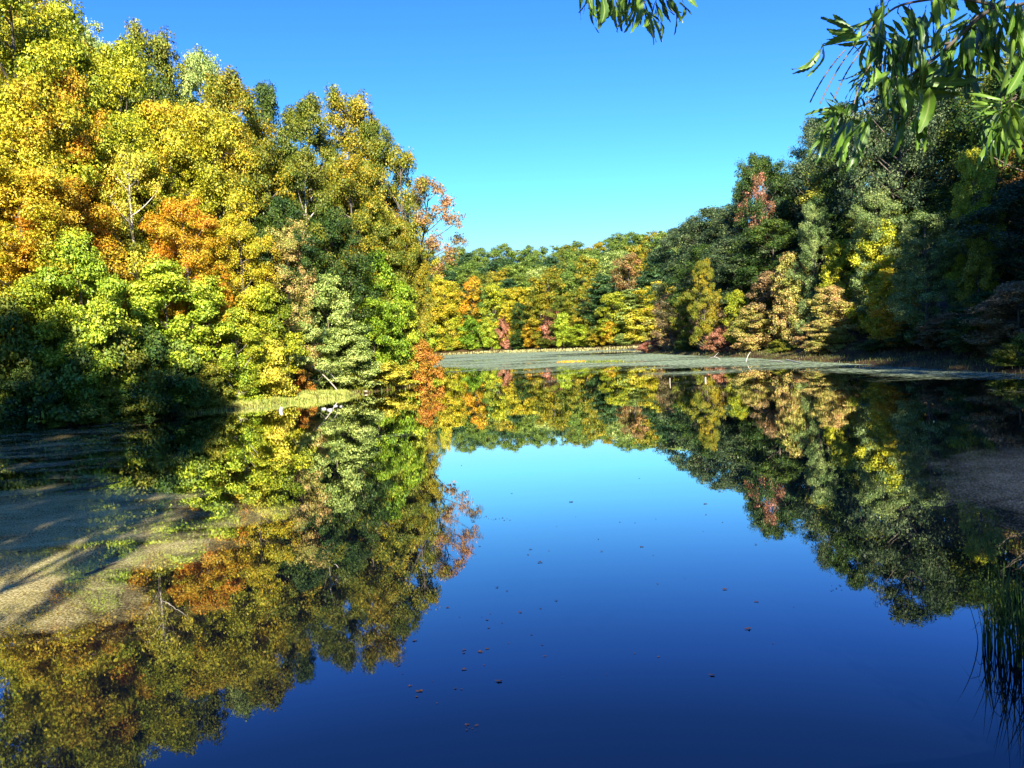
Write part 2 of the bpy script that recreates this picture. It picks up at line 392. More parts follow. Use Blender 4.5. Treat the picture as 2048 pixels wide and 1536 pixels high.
for v in range(4): proto('maple', v, 20, 5.0, 1.6, 'maple', 46, 14, 118, .72, .88, .168, brf=.31)
for v in range(3): proto('oak', v, 20, 5.6, 4.0, 'oak', 44, 13, 100, .80, .85, .185, brf=.28)
for v in range(2): proto('highoak', v, 20, 5.2, 8.6, 'oak', 30, 12, 90, .85, .8, .24, brf=.32)
for v in range(1): proto('highthin', v, 18, 4.0, 8.8, 'oak', 24, 8, 60, .70, .85, .17, brf=.26)
for v in range(3): proto('thin', v, 18, 4.2, 5.0, 'oak', 28, 8, 60, .70, .85, .17, brf=.26)
for v in range(4): proto('under', v, 9, 3.4, .4, 'dome', 30, 10, 120, .55, .72, .155, brf=.33)
for v in range(4): proto('tier', v, 9.5, 2.4, .6, 'maple', 40, 9, 78, .46, .95, .16, brf=.34, inner=.35)
for v in range(3): proto('shrub', v, 3.6, 2.3, .0, 'dome', 16, 10, 110, .45, .8, .14, brf=.38)
for v in range(5): proto('far', v, 19, 4.6, .8, 'maple', 32, 10, 62, .85, .95, .30, brf=.34, k=5)
for v in range(3): proto('fartier', v, 8.5, 3.0, .3, 'maple', 24, 9, 55, .68, 1.0, .28, brf=.36, k=5)
for v in range(3): pine_proto('pine', 21, 4.6, 20, 77 + v)
NAMES = {'maple': 'maple_tree', 'oak': 'oak_tree', 'highoak': 'oak_tree', 'thin': 'sparse_tree', 'highthin': 'sparse_tree', 'under': 'understory_tree', 'tier': 'young_maple_tree',
         'shrub': 'shrub', 'far': 'broadleaf_tree', 'fartier': 'young_broadleaf_tree', 'pine': 'pine_tree'}
CATS = {'shrub': 'shrub'}
RNG = random.Random(5)
COUNT = {}
TREES = []
def tree(kind, x, y, top_z, width, pal, label, group, lean=0.0, pale=False, base=None):
    """one tree: an Empty at its foot, scaled so its crown tops out at top_z and spans width metres"""
    i = COUNT.get(kind, 0); COUNT[kind] = i + 1
    H, Rr, tm, cm = PROTO[kind][i % len(PROTO[kind])]
    gz = g1(x, y) if base is None else base
    h = max(top_z - gz, 1.0)
    root = empty(NAMES[kind], (x, y, gz - .05), RNG.uniform(0, 6.28))
    sx = width / (2 * Rr); root.scale = (sx, sx, h / H)
    if lean: root.rotation_euler = (0, lean, 0)
    o = obj('trunk', tm, root)
    if pale: o.material_slots[0].link = 'OBJECT'; o.material_slots[0].material = BARKP
    c = obj('crown', cm, root)
    c.material_slots[0].link = 'OBJECT'; c.material_slots[0].material = foliage(pal)
    tag(root, label, CATS.get(kind, 'tree'), group)
    return root
def ptree(kind, px, py, D, width, pal, label, group, **kw):
    p = P(px, py, D)
    if kw.get('lean'): p[0] -= (p[2] - .5) * math.tan(kw['lean'])
    width *= {'maple': 1.18, 'far': 1.25, 'pine': 1.25, 'oak': 1.1}.get(kind, 1.08)
    return tree(kind, p[0], p[1], p[2], width, pal, label, group, **kw)

# ---- the left forest
GL = 'autumn trees on the near wooded point'
LEFT = [
 ('maple', 15, -70, 47, 9, 'yellowgreen', 'huge yellow-green maple cut off by the upper photo corner, tallest of the near wood'),
 ('maple', 55, -25, 56, 9, 'olivegold', 'olive-gold treetop filling the corner between the two tallest lime-yellow maples'),
 ('maple', 92, 10, 52, 8, 'yellowgreen', 'tall lime-yellow maple just inside the upper corner, top sloping down to the sky'),
 ('maple', 185, 62, 62, 7, 'sage', 'grey-green treetop showing behind the tall lime-yellow maple of the corner'),
 ('maple', 232, 84, 54, 7.5, 'yellowgreen', 'bright lemon-yellow crown under the grey-green tops of the near wood'),
 ('maple', 296, 60, 66, 7, 'olive', 'olive-green crown rising behind the bright lemon-yellow one'),
 ('maple', 402, 98, 68, 6.0, 'sage', 'thin pale green tip standing alone against the sky above the yellow crowns'),
 ('maple', 440, 140, 58, 6.5, 'olivegold', 'olive and gold crown below the thin pale tip on the skyline'),
 ('oak', 522, 168, 66, 6.0, 'darkgreen', 'dark green round crown at the dip of the near wood skyline'),
 ('maple', 612, 196, 64, 6.5, 'olive', 'olive crown on the skyline beside the dark green round crown'),
 ('maple', 690, 186, 68, 7, 'olivegold', 'broad olive-gold crown, highest over the outer end of the near wood'),
 ('maple', 752, 240, 67, 5.5, 'olive', 'olive-green shoulder crown stepping down toward the open sky'),
 ('thin', 800, 290, 66, 5.2, 'olivegold', 'loose gold and green crown with sky holes near the outer edge of the near wood'),
 ('highthin', 862, 350, 67.5, 6.2, 'rust', 'sparse rusty-orange crown reaching out furthest over the water at the end of the near wood'),
 ('maple', 40, 150, 44, 7.0, 'gold', 'golden maple in front of the huge corner maple'),
 ('maple', 135, 150, 47, 5.5, 'orange', 'deep orange maple wedged between the lime-yellow and lemon-yellow crowns'),
 ('maple', 20, 330, 40.5, 6.5, 'gold', 'lower golden crown at the very edge of the photo over the shaded bank'),
 ('maple', 100, 340, 42.5, 5.5, 'orange', 'orange-gold crown hanging over the dark hollow in the near bank'),
 ('maple', 235, 235, 49, 6.0, 'yellowgreen', 'yellow-green crown directly under the bright lemon-yellow one'),
 ('maple', 330, 205, 52, 6.5, 'gold', 'large gold crown in the middle of the near wood'),
 ('maple', 425, 215, 53, 6.0, 'gold', 'gold crown with orange tips under the thin pale skyline tip'),
 ('maple', 505, 265, 55, 5.5, 'olivegold', 'mixed green and orange crown under the dark round skyline crown'),
 ('thin', 262, 290, 47, 4.5, 'paleyellow', 'pale-trunked sycamore with thin yellow leaves among the gold crowns'),
 ('maple', 355, 400, 47, 4.8, 'orange', 'strong orange maple at mid height above the lime understory'),
 ('maple', 605, 300, 58, 5.5, 'olive', 'light olive crown with a whitish forked trunk showing under it'),
 ('maple', 690, 320, 61, 5.5, 'olivegold', 'gold and green crown in the outer half of the near wood'),
 ('oak', 560, 395, 54, 5.5, 'darkgreen', 'dark green tree filling the centre gap between gold crowns'),
 ('maple', 575, 440, 53, 4.0, 'peach', 'peach-pink young maple in front of the dark green centre tree'),
 ('oak', 655, 420, 57, 6.0, 'darkgreen', 'deep green tree behind the pale sage understory'),
 ('maple', 735, 410, 63, 5.5, 'olive', 'olive tree above the vivid green understory'),
 ('maple', 806, 440, 64.5, 3.2, 'olivegold', 'slender green-gold tree at the very edge of the near wood behind the lime sapling'),
 ('maple', 785, 430, 65, 4.0, 'olivegold', 'narrow green-gold tree on the outer edge of the near wood below the sparse rusty crown'),
 ('under', 150, 470, 39.5, 5.0, 'lime', 'lime-green understory tree over the shaded shrubs of the near bank'),
 ('under', 75, 545, 38.5, 4.5, 'yellowgreen', 'yellow-green understory tree half in shade near the photo edge'),
 ('maple', 225, 430, 47, 4.5, 'olive', 'dim olive tree in the dark hollow behind the lime understory'),
 ('under', 320, 525, 44, 6.5, 'lime', 'broad lime-green understory tree, brightest low crown of the near bank'),
 ('under', 415, 555, 46, 5.0, 'lime', 'lime-green low crown beside the brightest understory tree'),
 ('maple', 475, 430, 50, 4.5, 'gold', 'slim yellow-gold tree between the orange maple and the peach one'),
 ('under', 525, 570, 48.5, 4.5, 'yellowgreen', 'yellow layered low tree over the grassy spit'),
 ('under', 650, 545, 54.5, 5.0, 'sage', 'pale sage-green understory tree, upper one of the sage pair'),
 ('under', 690, 640, 54, 5.0, 'sage', 'pale sage-green low crown bending to the water, lower one of the sage pair'),
 ('under', 612, 640, 52, 4.0, 'sage', 'small grey-green tree leaning over the dead branches on the bank'),
 ('under', 750, 505, 61, 5.0, 'vivid', 'vivid green understory tree near the outer end of the near wood'),
 ('under', 740, 590, 58.5, 4.5, 'vivid', 'vivid green low crown under the taller vivid green tree'),
 ('under', 800, 560, 63, 4.0, 'lime', 'lime-green sapling at the outer tip of the near wood'),
 ('under', 465, 620, 46.5, 3.6, 'yellowgreen', 'yellow-green sapling with a pale stem at the edge of the shade'),
 ('shrub', 836, 684, 62.3, 3.4, 'burnt', 'burnt-orange shrub at the outer tip of the near wood, touching the water'),
 ('shrub', 772, 722, 57.0, 4.4, 'paleyellow', 'pale yellow shrub drooping over the water line'),
 ('shrub', 540, 678, 48.2, 3.6, 'paleyellow', 'yellow shrub with orange leaves above the grassy spit'),
 ('shrub', 500, 740, 47.0, 2.6, 'lime', 'low lime-green shrub behind the grassy spit'),
 ('shrub', 598, 742, 50.4, 2.0, 'burnt', 'small rusty shrub in the dark gap behind the grass'),
 ('shrub', 700, 745, 54.0, 2.2, 'olive', 'small olive shrub in shadow beside the pale yellow shrub'),
]
for r in LEFT:
    k, px, py, D, wd, pal, lab = r
    ptree(k, px, py, D, wd, pal, lab, GL, pale=('sycamore' in lab or 'whitish' in lab or 'pale stem' in lab),
          lean=(.17 if 'furthest' in lab else 0))
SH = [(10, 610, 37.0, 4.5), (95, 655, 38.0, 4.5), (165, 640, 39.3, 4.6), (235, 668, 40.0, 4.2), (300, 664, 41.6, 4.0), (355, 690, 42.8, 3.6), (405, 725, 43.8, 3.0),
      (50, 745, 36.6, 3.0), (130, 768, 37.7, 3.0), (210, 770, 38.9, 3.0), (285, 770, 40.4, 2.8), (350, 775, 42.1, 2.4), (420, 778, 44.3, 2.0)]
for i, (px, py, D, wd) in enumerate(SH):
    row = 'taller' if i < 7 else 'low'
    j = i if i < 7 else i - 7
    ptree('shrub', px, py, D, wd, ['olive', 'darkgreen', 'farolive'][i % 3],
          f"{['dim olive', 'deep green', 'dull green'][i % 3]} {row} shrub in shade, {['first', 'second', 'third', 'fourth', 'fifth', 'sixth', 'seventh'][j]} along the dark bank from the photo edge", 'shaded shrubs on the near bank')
ORD = ['first', 'second', 'third', 'fourth', 'fifth', 'sixth', 'seventh', 'eighth', 'ninth', 'tenth', 'eleventh', 'twelfth', 'thirteenth', 'fourteenth', 'fifteenth', 'sixteenth']
for i, (px, py, D, wd, pal) in enumerate([(60, 120, 66, 8, 'olive'), (150, 170, 72, 8, 'darkgreen'), (260, 180, 74, 8, 'olive'), (360, 190, 76, 8, 'darkgreen'), (470, 250, 76, 8, 'olive'),
                                        (570, 300, 76, 8, 'darkgreen'), (660, 330, 78, 7, 'olive'), (735, 380, 80, 7, 'darkgreen')]):
    ptree('oak', px, py, D, wd, pal, f"{ {'olive': 'olive', 'darkgreen': 'dark green'}[pal]} tree deep inside the near wood, {ORD[i]} glimpsed through gaps counting from the corner", GL)
for i, (x, y, tz, wd, pal) in enumerate([(-34, 36, 25, 9, 'gold'), (-31, 30, 22, 8, 'olivegold'), (-38, 26, 26, 9, 'yellowgreen'), (-44, 40, 28, 9, 'orange'), (-42, 52, 28, 9, 'gold')]):
    tree('maple', x, y, tz, wd, pal, f"{ {'gold':'golden','olivegold':'olive-gold','yellowgreen':'yellow-green','orange':'orange'}[pal]} maple beyond the photo edge beside the shaded bank, standing {['close to the water','closest to the viewer','highest up the slope','behind the others','furthest along the bank'][i]}", GL)

# ---- the right forest
GR = 'trees on the shadowed side of the pond'
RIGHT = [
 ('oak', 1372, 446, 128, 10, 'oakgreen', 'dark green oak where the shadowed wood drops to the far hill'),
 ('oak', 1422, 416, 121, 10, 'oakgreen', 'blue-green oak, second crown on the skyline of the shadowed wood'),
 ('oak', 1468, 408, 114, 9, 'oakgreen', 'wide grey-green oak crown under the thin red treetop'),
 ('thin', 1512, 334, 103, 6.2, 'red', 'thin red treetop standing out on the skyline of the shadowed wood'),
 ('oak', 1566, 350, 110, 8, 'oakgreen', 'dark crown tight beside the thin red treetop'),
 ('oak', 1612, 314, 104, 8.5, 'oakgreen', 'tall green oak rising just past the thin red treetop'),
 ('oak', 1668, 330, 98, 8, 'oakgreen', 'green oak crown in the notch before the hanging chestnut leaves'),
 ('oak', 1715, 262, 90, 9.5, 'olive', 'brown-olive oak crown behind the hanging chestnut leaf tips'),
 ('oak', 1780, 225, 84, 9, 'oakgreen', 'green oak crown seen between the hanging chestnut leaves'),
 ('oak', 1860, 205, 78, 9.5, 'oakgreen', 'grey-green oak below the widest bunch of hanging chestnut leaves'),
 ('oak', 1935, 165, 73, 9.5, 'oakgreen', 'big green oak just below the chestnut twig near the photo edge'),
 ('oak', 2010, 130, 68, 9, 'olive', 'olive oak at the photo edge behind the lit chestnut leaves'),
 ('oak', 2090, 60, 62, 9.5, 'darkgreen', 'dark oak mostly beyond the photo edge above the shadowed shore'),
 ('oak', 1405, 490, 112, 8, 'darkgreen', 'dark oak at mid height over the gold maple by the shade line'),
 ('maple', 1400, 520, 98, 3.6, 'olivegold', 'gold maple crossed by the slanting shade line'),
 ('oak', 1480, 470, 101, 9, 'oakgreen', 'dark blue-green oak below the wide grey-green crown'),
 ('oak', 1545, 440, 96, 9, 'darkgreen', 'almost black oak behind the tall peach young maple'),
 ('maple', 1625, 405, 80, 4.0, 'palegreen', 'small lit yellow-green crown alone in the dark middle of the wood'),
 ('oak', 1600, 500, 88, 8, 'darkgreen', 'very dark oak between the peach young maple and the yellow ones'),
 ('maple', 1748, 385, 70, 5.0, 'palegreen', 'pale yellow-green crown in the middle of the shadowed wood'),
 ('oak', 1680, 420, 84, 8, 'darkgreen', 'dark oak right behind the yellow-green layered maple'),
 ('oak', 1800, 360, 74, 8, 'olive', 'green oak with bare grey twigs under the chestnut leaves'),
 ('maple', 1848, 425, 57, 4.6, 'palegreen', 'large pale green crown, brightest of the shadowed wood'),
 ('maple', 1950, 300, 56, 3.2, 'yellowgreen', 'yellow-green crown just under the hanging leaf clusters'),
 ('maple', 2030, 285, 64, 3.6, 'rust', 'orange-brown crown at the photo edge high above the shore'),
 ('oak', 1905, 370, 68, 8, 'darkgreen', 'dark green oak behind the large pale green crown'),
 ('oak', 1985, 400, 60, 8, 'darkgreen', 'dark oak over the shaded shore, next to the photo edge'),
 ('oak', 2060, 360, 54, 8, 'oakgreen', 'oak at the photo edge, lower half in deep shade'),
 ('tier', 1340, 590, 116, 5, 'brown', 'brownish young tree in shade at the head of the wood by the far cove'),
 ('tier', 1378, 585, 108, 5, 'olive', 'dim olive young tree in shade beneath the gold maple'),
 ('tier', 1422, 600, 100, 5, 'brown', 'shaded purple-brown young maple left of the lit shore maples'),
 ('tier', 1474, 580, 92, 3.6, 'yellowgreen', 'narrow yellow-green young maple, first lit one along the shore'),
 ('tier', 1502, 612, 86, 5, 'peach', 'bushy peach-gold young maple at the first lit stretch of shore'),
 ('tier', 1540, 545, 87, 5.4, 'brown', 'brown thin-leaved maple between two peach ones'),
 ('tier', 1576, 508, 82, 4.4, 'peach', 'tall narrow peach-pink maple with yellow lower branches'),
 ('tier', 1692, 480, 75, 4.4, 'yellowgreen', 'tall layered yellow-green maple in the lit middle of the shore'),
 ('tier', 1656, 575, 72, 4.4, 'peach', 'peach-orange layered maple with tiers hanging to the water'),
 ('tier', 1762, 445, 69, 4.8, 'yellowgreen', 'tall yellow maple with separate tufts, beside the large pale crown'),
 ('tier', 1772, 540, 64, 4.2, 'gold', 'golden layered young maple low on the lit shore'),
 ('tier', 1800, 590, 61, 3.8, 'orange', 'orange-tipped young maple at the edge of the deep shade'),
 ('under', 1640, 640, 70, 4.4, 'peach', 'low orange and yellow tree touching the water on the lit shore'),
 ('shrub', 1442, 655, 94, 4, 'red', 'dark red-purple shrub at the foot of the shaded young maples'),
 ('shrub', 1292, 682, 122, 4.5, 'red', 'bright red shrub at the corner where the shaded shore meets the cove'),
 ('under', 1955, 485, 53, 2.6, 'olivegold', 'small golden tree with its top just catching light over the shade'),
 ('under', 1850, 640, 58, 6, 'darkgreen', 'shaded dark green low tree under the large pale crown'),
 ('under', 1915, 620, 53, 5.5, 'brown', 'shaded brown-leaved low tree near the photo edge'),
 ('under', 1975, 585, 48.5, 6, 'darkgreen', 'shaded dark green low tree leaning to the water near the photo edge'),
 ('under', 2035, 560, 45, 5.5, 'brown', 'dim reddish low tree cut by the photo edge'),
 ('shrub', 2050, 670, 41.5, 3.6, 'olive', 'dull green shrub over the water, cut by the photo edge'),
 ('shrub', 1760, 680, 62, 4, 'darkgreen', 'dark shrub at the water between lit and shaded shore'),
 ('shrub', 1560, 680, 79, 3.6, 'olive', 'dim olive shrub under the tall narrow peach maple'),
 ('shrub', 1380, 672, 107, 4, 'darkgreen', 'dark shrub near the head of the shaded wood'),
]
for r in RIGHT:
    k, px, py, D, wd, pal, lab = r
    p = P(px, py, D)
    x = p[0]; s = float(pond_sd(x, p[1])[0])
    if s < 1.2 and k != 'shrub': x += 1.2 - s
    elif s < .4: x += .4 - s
    wd *= {'oak': 1.38, 'maple': 1.15, 'under': 1.1}.get(k, 1)
    tree(k, x, p[1], p[2], wd, pal, lab, GR)
for i, (x, y, tz, pal) in enumerate([(40, 125, 30, 'darkgreen'), (43, 108, 31, 'oakgreen'), (50, 92, 32, 'darkgreen'), (52, 78, 33, 'olive'), (50, 62, 31, 'darkgreen'), (38, 88, 27, 'darkgreen'),
                                     (34, 104, 25, 'darkgreen'), (36, 72, 25, 'oakgreen'), (38, 48, 24, 'darkgreen'), (34, 40, 20, 'olive')]):
    tree('oak', x, y, tz, 9.5, pal, f"{ {'darkgreen': 'dark green', 'oakgreen': 'blue-green', 'olive': 'olive'}[pal]} oak up the shadowed slope, {ORD[i]} of the trees glimpsed through its gaps", GR)

# ---- the far hill
GF = 'trees on the sunlit far shore'
def land_D(px, d0=140.0, margin=2.5):
    d = d0
    while d < 300:
        p = P(px, 680, d)
        if pond_sd(p[0], p[1])[0] > margin and d > 150: return d
        d += 1.0
    return d
FAR = [
 ('far', 842, 560, 8, 'olivegold', 0, 'olive-gold tree just clear of the burnt-orange shrub of the near point'),
 ('far', 872, 516, 4, 'gold', 6, 'orange treetop peeping above the others beside the near point'),
 ('far', 892, 572, 9, 'gold', 0, 'wide golden tree, the first large round one on the far shore'),
 ('far', 944, 556, 8, 'orange', 3, 'amber tree behind the lime one, tallest gold top of the far shore'),
 ('far', 986, 566, 7, 'yellowgreen', 0, 'yellow-lime tree next to the amber one across the pond'),
 ('far', 1026, 580, 6, 'gold', 2, 'slim golden column across the pond beside a dark green tree'),
 ('far', 1044, 606, 7, 'darkgreen', 0, 'dark olive tree next to the slim golden column'),
 ('far', 1100, 545, 10, 'olivegold', 8, 'large round amber-olive crown in the middle of the far shore'),
 ('far', 1078, 592, 7, 'olivegold', 1, 'dull gold tree leaning before the large round amber-olive crown'),
 ('far', 1122, 590, 7, 'olive', 2, 'brown-olive tree beside the red one across the pond'),
 ('far', 1162, 570, 8, 'olivegold', 4, 'olive-gold tree before the dark pine across the pond'),
 ('pine', 1203, 542, 8, 'pine', 5, 'dark pine standing tall among gold trees across the pond'),
 ('far', 1226, 585, 7, 'yellowgreen', 0, 'bright yellow tree right beside the tall dark pine'),
 ('far', 1254, 508, 9, 'rust', 30, 'rusty round crown half way up the far hill'),
 ('pine', 1262, 572, 9, 'sage', 4, 'light green feathery pine beside the bright yellow tree'),
 ('far', 1312, 566, 9, 'gold', 3, 'golden tree at the end of the lit far shore, partly shaded'),
 ('pine', 1290, 548, 8, 'pine', 14, 'green pine behind the golden tree by the shaded corner'),
 ('far', 1352, 575, 8, 'olivegold', 6, 'olive-gold tree sunk into the shade at the cove corner'),
 ('fartier', 858, 640, 6, 'lime', -1, 'lime sapling low beside the burnt-orange shrub across the water'),
 ('fartier', 905, 640, 7, 'yellowgreen', -1, 'yellow-green low tree under the wide golden one'),
 ('fartier', 940, 636, 7, 'vivid', -1.2, 'bright green low tree on the far bank under the amber one'),
 ('fartier', 980, 640, 6, 'lime', -1, 'lime-green low tree on the far bank before the slim column'),
 ('fartier', 1008, 632, 4, 'red', -1, 'red young tree on the far bank by the dark olive one'),
 ('fartier', 1040, 664, 6, 'darkgreen', -1.3, 'round dark green bush on the far bank'),
 ('fartier', 1066, 650, 6, 'orange', -1, 'orange low tree on the far bank beside the dark green bush'),
 ('fartier', 1104, 622, 6, 'red', 0, 'red crown in the middle of the far bank'),
 ('fartier', 1098, 672, 6, 'olive', -1.4, 'low olive bush on the far bank under the red crown'),
 ('fartier', 1128, 630, 5, 'lime', -1, 'narrow lime tree on the far bank beside the red crown'),
 ('fartier', 1155, 652, 7, 'lime', -1.2, 'bright lime low tree on the far bank, wider than its neighbour'),
 ('fartier', 1192, 655, 5, 'olivegold', -1.2, 'thin yellow-brown young tree on the far bank under the pine'),
 ('fartier', 1219, 645, 5, 'orange', -1.4, 'orange young tree below the bright yellow one'),
 ('fartier', 1246, 668, 5, 'sage', -1.6, 'pale green bush by the small cove on the far bank'),
 ('fartier', 1278, 625, 7, 'paleyellow', -1, 'pale yellow low tree by the cove corner'),
 ('fartier', 1305, 640, 6, 'peach', 0, 'pinkish low tree at the cove corner next to the red shrub'),
]
for (k, px, py, wd, pal, dd, lab) in FAR:
    D = land_D(px) + 4 + dd
    ptree(k, px, py, D, wd, pal, lab, GF)
rr = random.Random(11)
ROWN = ['lowest', 'second', 'third', 'fourth', 'fifth', 'sixth', 'seventh', 'topmost']
for ri in range(8):
    dd = 12 + ri * 13.5
    for ci, px in enumerate(range(800 + (ri % 2) * 24, 1440, 49)):
        pxj = px + rr.uniform(-9, 9)
        base = land_D(pxj)
        D = max(base, 205 - 25 * (px > 1300)) + dd + rr.uniform(-4, 4)
        x = P(pxj, 680, D)[0]; y = D
        if rr.random() < (.15 if ri >= 6 else .42 if ri >= 3 else .2): k, pal = 'pine', 'pine'
        else: k, pal = 'far', rr.choice(['farolive', 'farolive', 'olive', 'olivegold', 'sage' if ri < 4 else 'farolive'])
        if ri >= 3 and k == 'far' and rr.random() < .8: pal = 'farolive'
        if ri == 0 and pal == 'farolive': pal = rr.choice(['olivegold', 'farolive', 'gold'])
        cn = {'pine': 'dark green feathery', 'farolive': 'mid green', 'olive': 'olive', 'olivegold': 'olive-gold', 'sage': 'pale green', 'gold': 'golden'}[pal]
        tree(k, x, y, g1(x, y) + (rr.uniform(16, 20) if ri < 6 else rr.uniform(18, 20)), rr.uniform(10.5, 13.5), pal,
             f"{cn} {'pine' if k == 'pine' else 'tree'}, {ORD[ci]} along the {ROWN[ri]} row of the far hill", 'trees covering the far hill')
for i, (x, y, hh) in enumerate([(-75, 190, 26), (-60, 215, 26), (-62, 160, 26), (-52, 135, 24), (-48, 110, 24), (60, 160, 24), (72, 190, 24), (85, 215, 25), (62, 130, 24), (90, 245, 25)]):
    tree('far', x, y, g1(x, y) + hh * .75, 10, ['farolive', 'olivegold'][i % 2], f"{['mid green','olive-gold'][i % 2]} tree behind the {'near point' if x < 0 else 'shadowed wood'}, {ORD[i % 5]} counted from the viewer's side", 'trees beyond the near woods')

# ---- tall trees standing behind the viewer; the low sun throws their shade on the banks
GB = 'tall trees behind the viewer'
BEH = [(-14, -8, 28.2, 8.5), (-20, -7, 27.8, 9), (-27, -6, 27.2, 9.5), (-34, -4, 26, 9.5), (-17.5, -14, 30, 8), (-24, -13, 29.2, 9),
       (28, -4, 32, 10), (34, 0, 34, 10), (40, 4, 34, 10), (33, -10, 36, 10), (24.5, 3, 18, 6)]
BEH2 = [(30.5, 31, 22, 8), (34, 39, 22, 8), (31, 22, 22, 8), (36, 12, 29, 10), (40, 20, 30, 10), (35, 25, 25, 8), (44, 8, 33, 11), (47, 18, 33, 11), (45, 28, 29, 10)]
for i, (x, y, h, wd) in enumerate(BEH):
    tree('highoak' if x < 0 else 'oak', x, y, 1.4 + h, wd, 'olive' if i % 2 else 'olivegold', f"tall oak behind the viewer shading the {'near' if x < 0 else 'far side'} bank, {ORD[i if i < 6 else i - 6]} of its row", GB)
for i, (x, y, h, wd) in enumerate(BEH2):
    tree('oak', x, y, g1(x, y) + h, wd, 'olive' if i % 2 else 'darkgreen', f"{'olive' if i % 2 else 'dark green'} oak on the shadowed bank beyond the photo edge, {ORD[i]} from the viewer", GB)
for i, (x, y, h, wd) in enumerate([(-6.0, -4.5, 19, 4.0), (-8.2, -7.5, 22, 4.5), (-11, -5, 22, 5), (-9.3, -9.5, 20, 4.5), (-13.5, -5.5, 18, 5), (-7.2, -13, 24, 4.5), (-15.5, -10, 21, 5), (-7.3, -2.2, 8.5, 2.3), (-9.9, -2.6, 9.5, 3.0), (-5.3, -3.0, 7.5, 1.1), (-12.5, -2.4, 10, 3.5)]):
    tree('highoak' if i < 3 else 'oak', x, y, 1.4 + h, wd * (1 if i < 3 else .8), 'olive', f"slim oak behind the viewer whose trunk shadow crosses the scum, {ORD[i]} from the middle", GB)

# ------------------------------------------------------------------ floating scum and duckweed
def film(name, x0, x1, y0, y1, nx, ny, fn, mat, label, z=.004):
    gx_, gy_ = np.meshgrid(np.linspace(x0, x1, nx), np.linspace(y0, y1, ny))
    x, y = gx_.ravel(), gy_.ravel()
    d = np.clip(fn(x, y), 0, 1) * (pond_sd(x, y) < .8)
    o = obj(name, mesh(name, np.stack([x, y, np.full(len(x), z)], 1), gridfaces(nx, ny), mat, vattr={'cover': d}))
    tag(o, label, 'duckweed', kind='stuff'); return o
def sst(a, b, v):
    t = np.clip((v - a) / (b - a), 0, 1); return t * t * (3 - 2 * t)
def project(x, y):
    V = np.stack([x, y, np.zeros_like(x)], -1) - EYE
    return V
def far_d(x, y):
    # scum edge on the near side runs from (-9,98) to (20,40)
    ex = np.interp(x, [-10, -3, 2, 12, 18, 20.5, 23, 26], [100, 84, 76, 66, 54, 43, 33, 28])
    ex = ex + 3.5 * vnoise(x, y, .5) + 2 * vnoise(x + 5, y, 1.4)
    d = sst(-2, 14, y - ex) * .50 + .20 * sst(-24, 0, y - ex)
    d += .12 * np.sin(x * .5 + y * .13) * np.sin(y * .21 + 2)
    d *= 1 - .75 * np.exp(-((x - 17) / 9) ** 2 - ((y - 142) / 14) ** 2)
    d *= 1 - .25 * sst(16, 21, x) * sst(75, 55, y)
    return np.clip(d, 0, 1)
film('duckweed', -28, 27, 24, 224, 90, 200, far_d, film_mat('duckweed_far', (.06, .09, .055), (.17, .22, .13), (.36, .41, .25), .13, 2.6, (.35, 1.1, 1), 1.5, 3.0, 1.0),
     'grey-green duckweed sheet across the far end of the pond')
def right_d(x, y):
    return .50 * sst(0, 3.0, x - np.interp(y, [8, 10.5, 13, 16, 19.5, 23], [7.0, 5.4, 5.6, 6.8, 8.6, 12])) * sst(21, 14, y) * sst(6.8, 10, y)
film('duckweed', 4, 22, 6, 26, 60, 60, right_d, film_mat('duckweed_shade', (.012, .018, .022), (.025, .035, .045), (.065, .08, .10), .6, 30.0, (1, 1, 1), 1.3),  # shade over this patch is put into its darker, bluer colours
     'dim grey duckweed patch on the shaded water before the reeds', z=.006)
def left_d(x, y):
    e = np.interp(y, [4, 7, 9, 12, 15, 17, 20, 30, 44], [-3.2, -3.6, -3.8, -3.9, -4.0, -5.6, -8.5, -13, -18])
    d = .62 * sst(-1.0, 4.6, e - x) * sst(6.0, 10.0, y)
    return d * (1 - .6 * sst(15.5, 21, y))  # scum thinned past the sunlit strip so the shade there looks darker
film('pond_scum', -30, 0, 4, 46, 110, 130, left_d, film_mat('pond_scum_near', (.17, .13, .05), (.44, .37, .14), (.74, .62, .32), .55, 34.0, (.6, 1.2, 1), 1.1, 2.2, .7),
     'tan and green pond scum streaked by tree shadows near the viewer', z=.005)

# ------------------------------------------------------------------ grass on the banks
def blades(name, pts, hts, wid, mat, label, seed, lean=.45, kind='stuff', cat='grass', parent=None):
    rng = np.random.default_rng(seed); n = len(pts)
    th = rng.uniform(0, 6.283, n); ld_ = rng.uniform(0, lean, n) * hts
    side = np.stack([-np.sin(th), np.cos(th), np.zeros(n)], 1) * (wid * .5)[:, None]
    dr = np.stack([np.cos(th), np.sin(th), np.zeros(n)], 1)
    V = np.empty((n, 6, 3))
    for j, u in enumerate((0, .55, 1.0)):
        c = pts + dr * (ld_ * u ** 2)[:, None] + np.array([0, 0, 1.0]) * (hts * (u - .12 * u * u * ld_ / np.maximum(hts, .01)))[:, None]
        ww = (1.0, .75, .06)[j]
        V[:, j * 2] = c - side * ww; V[:, j * 2 + 1] = c + side * ww
    base = (np.arange(n) * 6)[:, None]
    Fq = np.concatenate([base + np.array([[0, 1, 3, 2]]), base + np.array([[2, 3, 5, 4]])])
    r = rng.random(n)
    o = obj(name, mesh(name, V.reshape(-1, 3), Fq, mat, fattr={'rnd': np.concatenate([r, r])}), parent)
    if label: tag(o, label, cat, kind=kind)
    return o
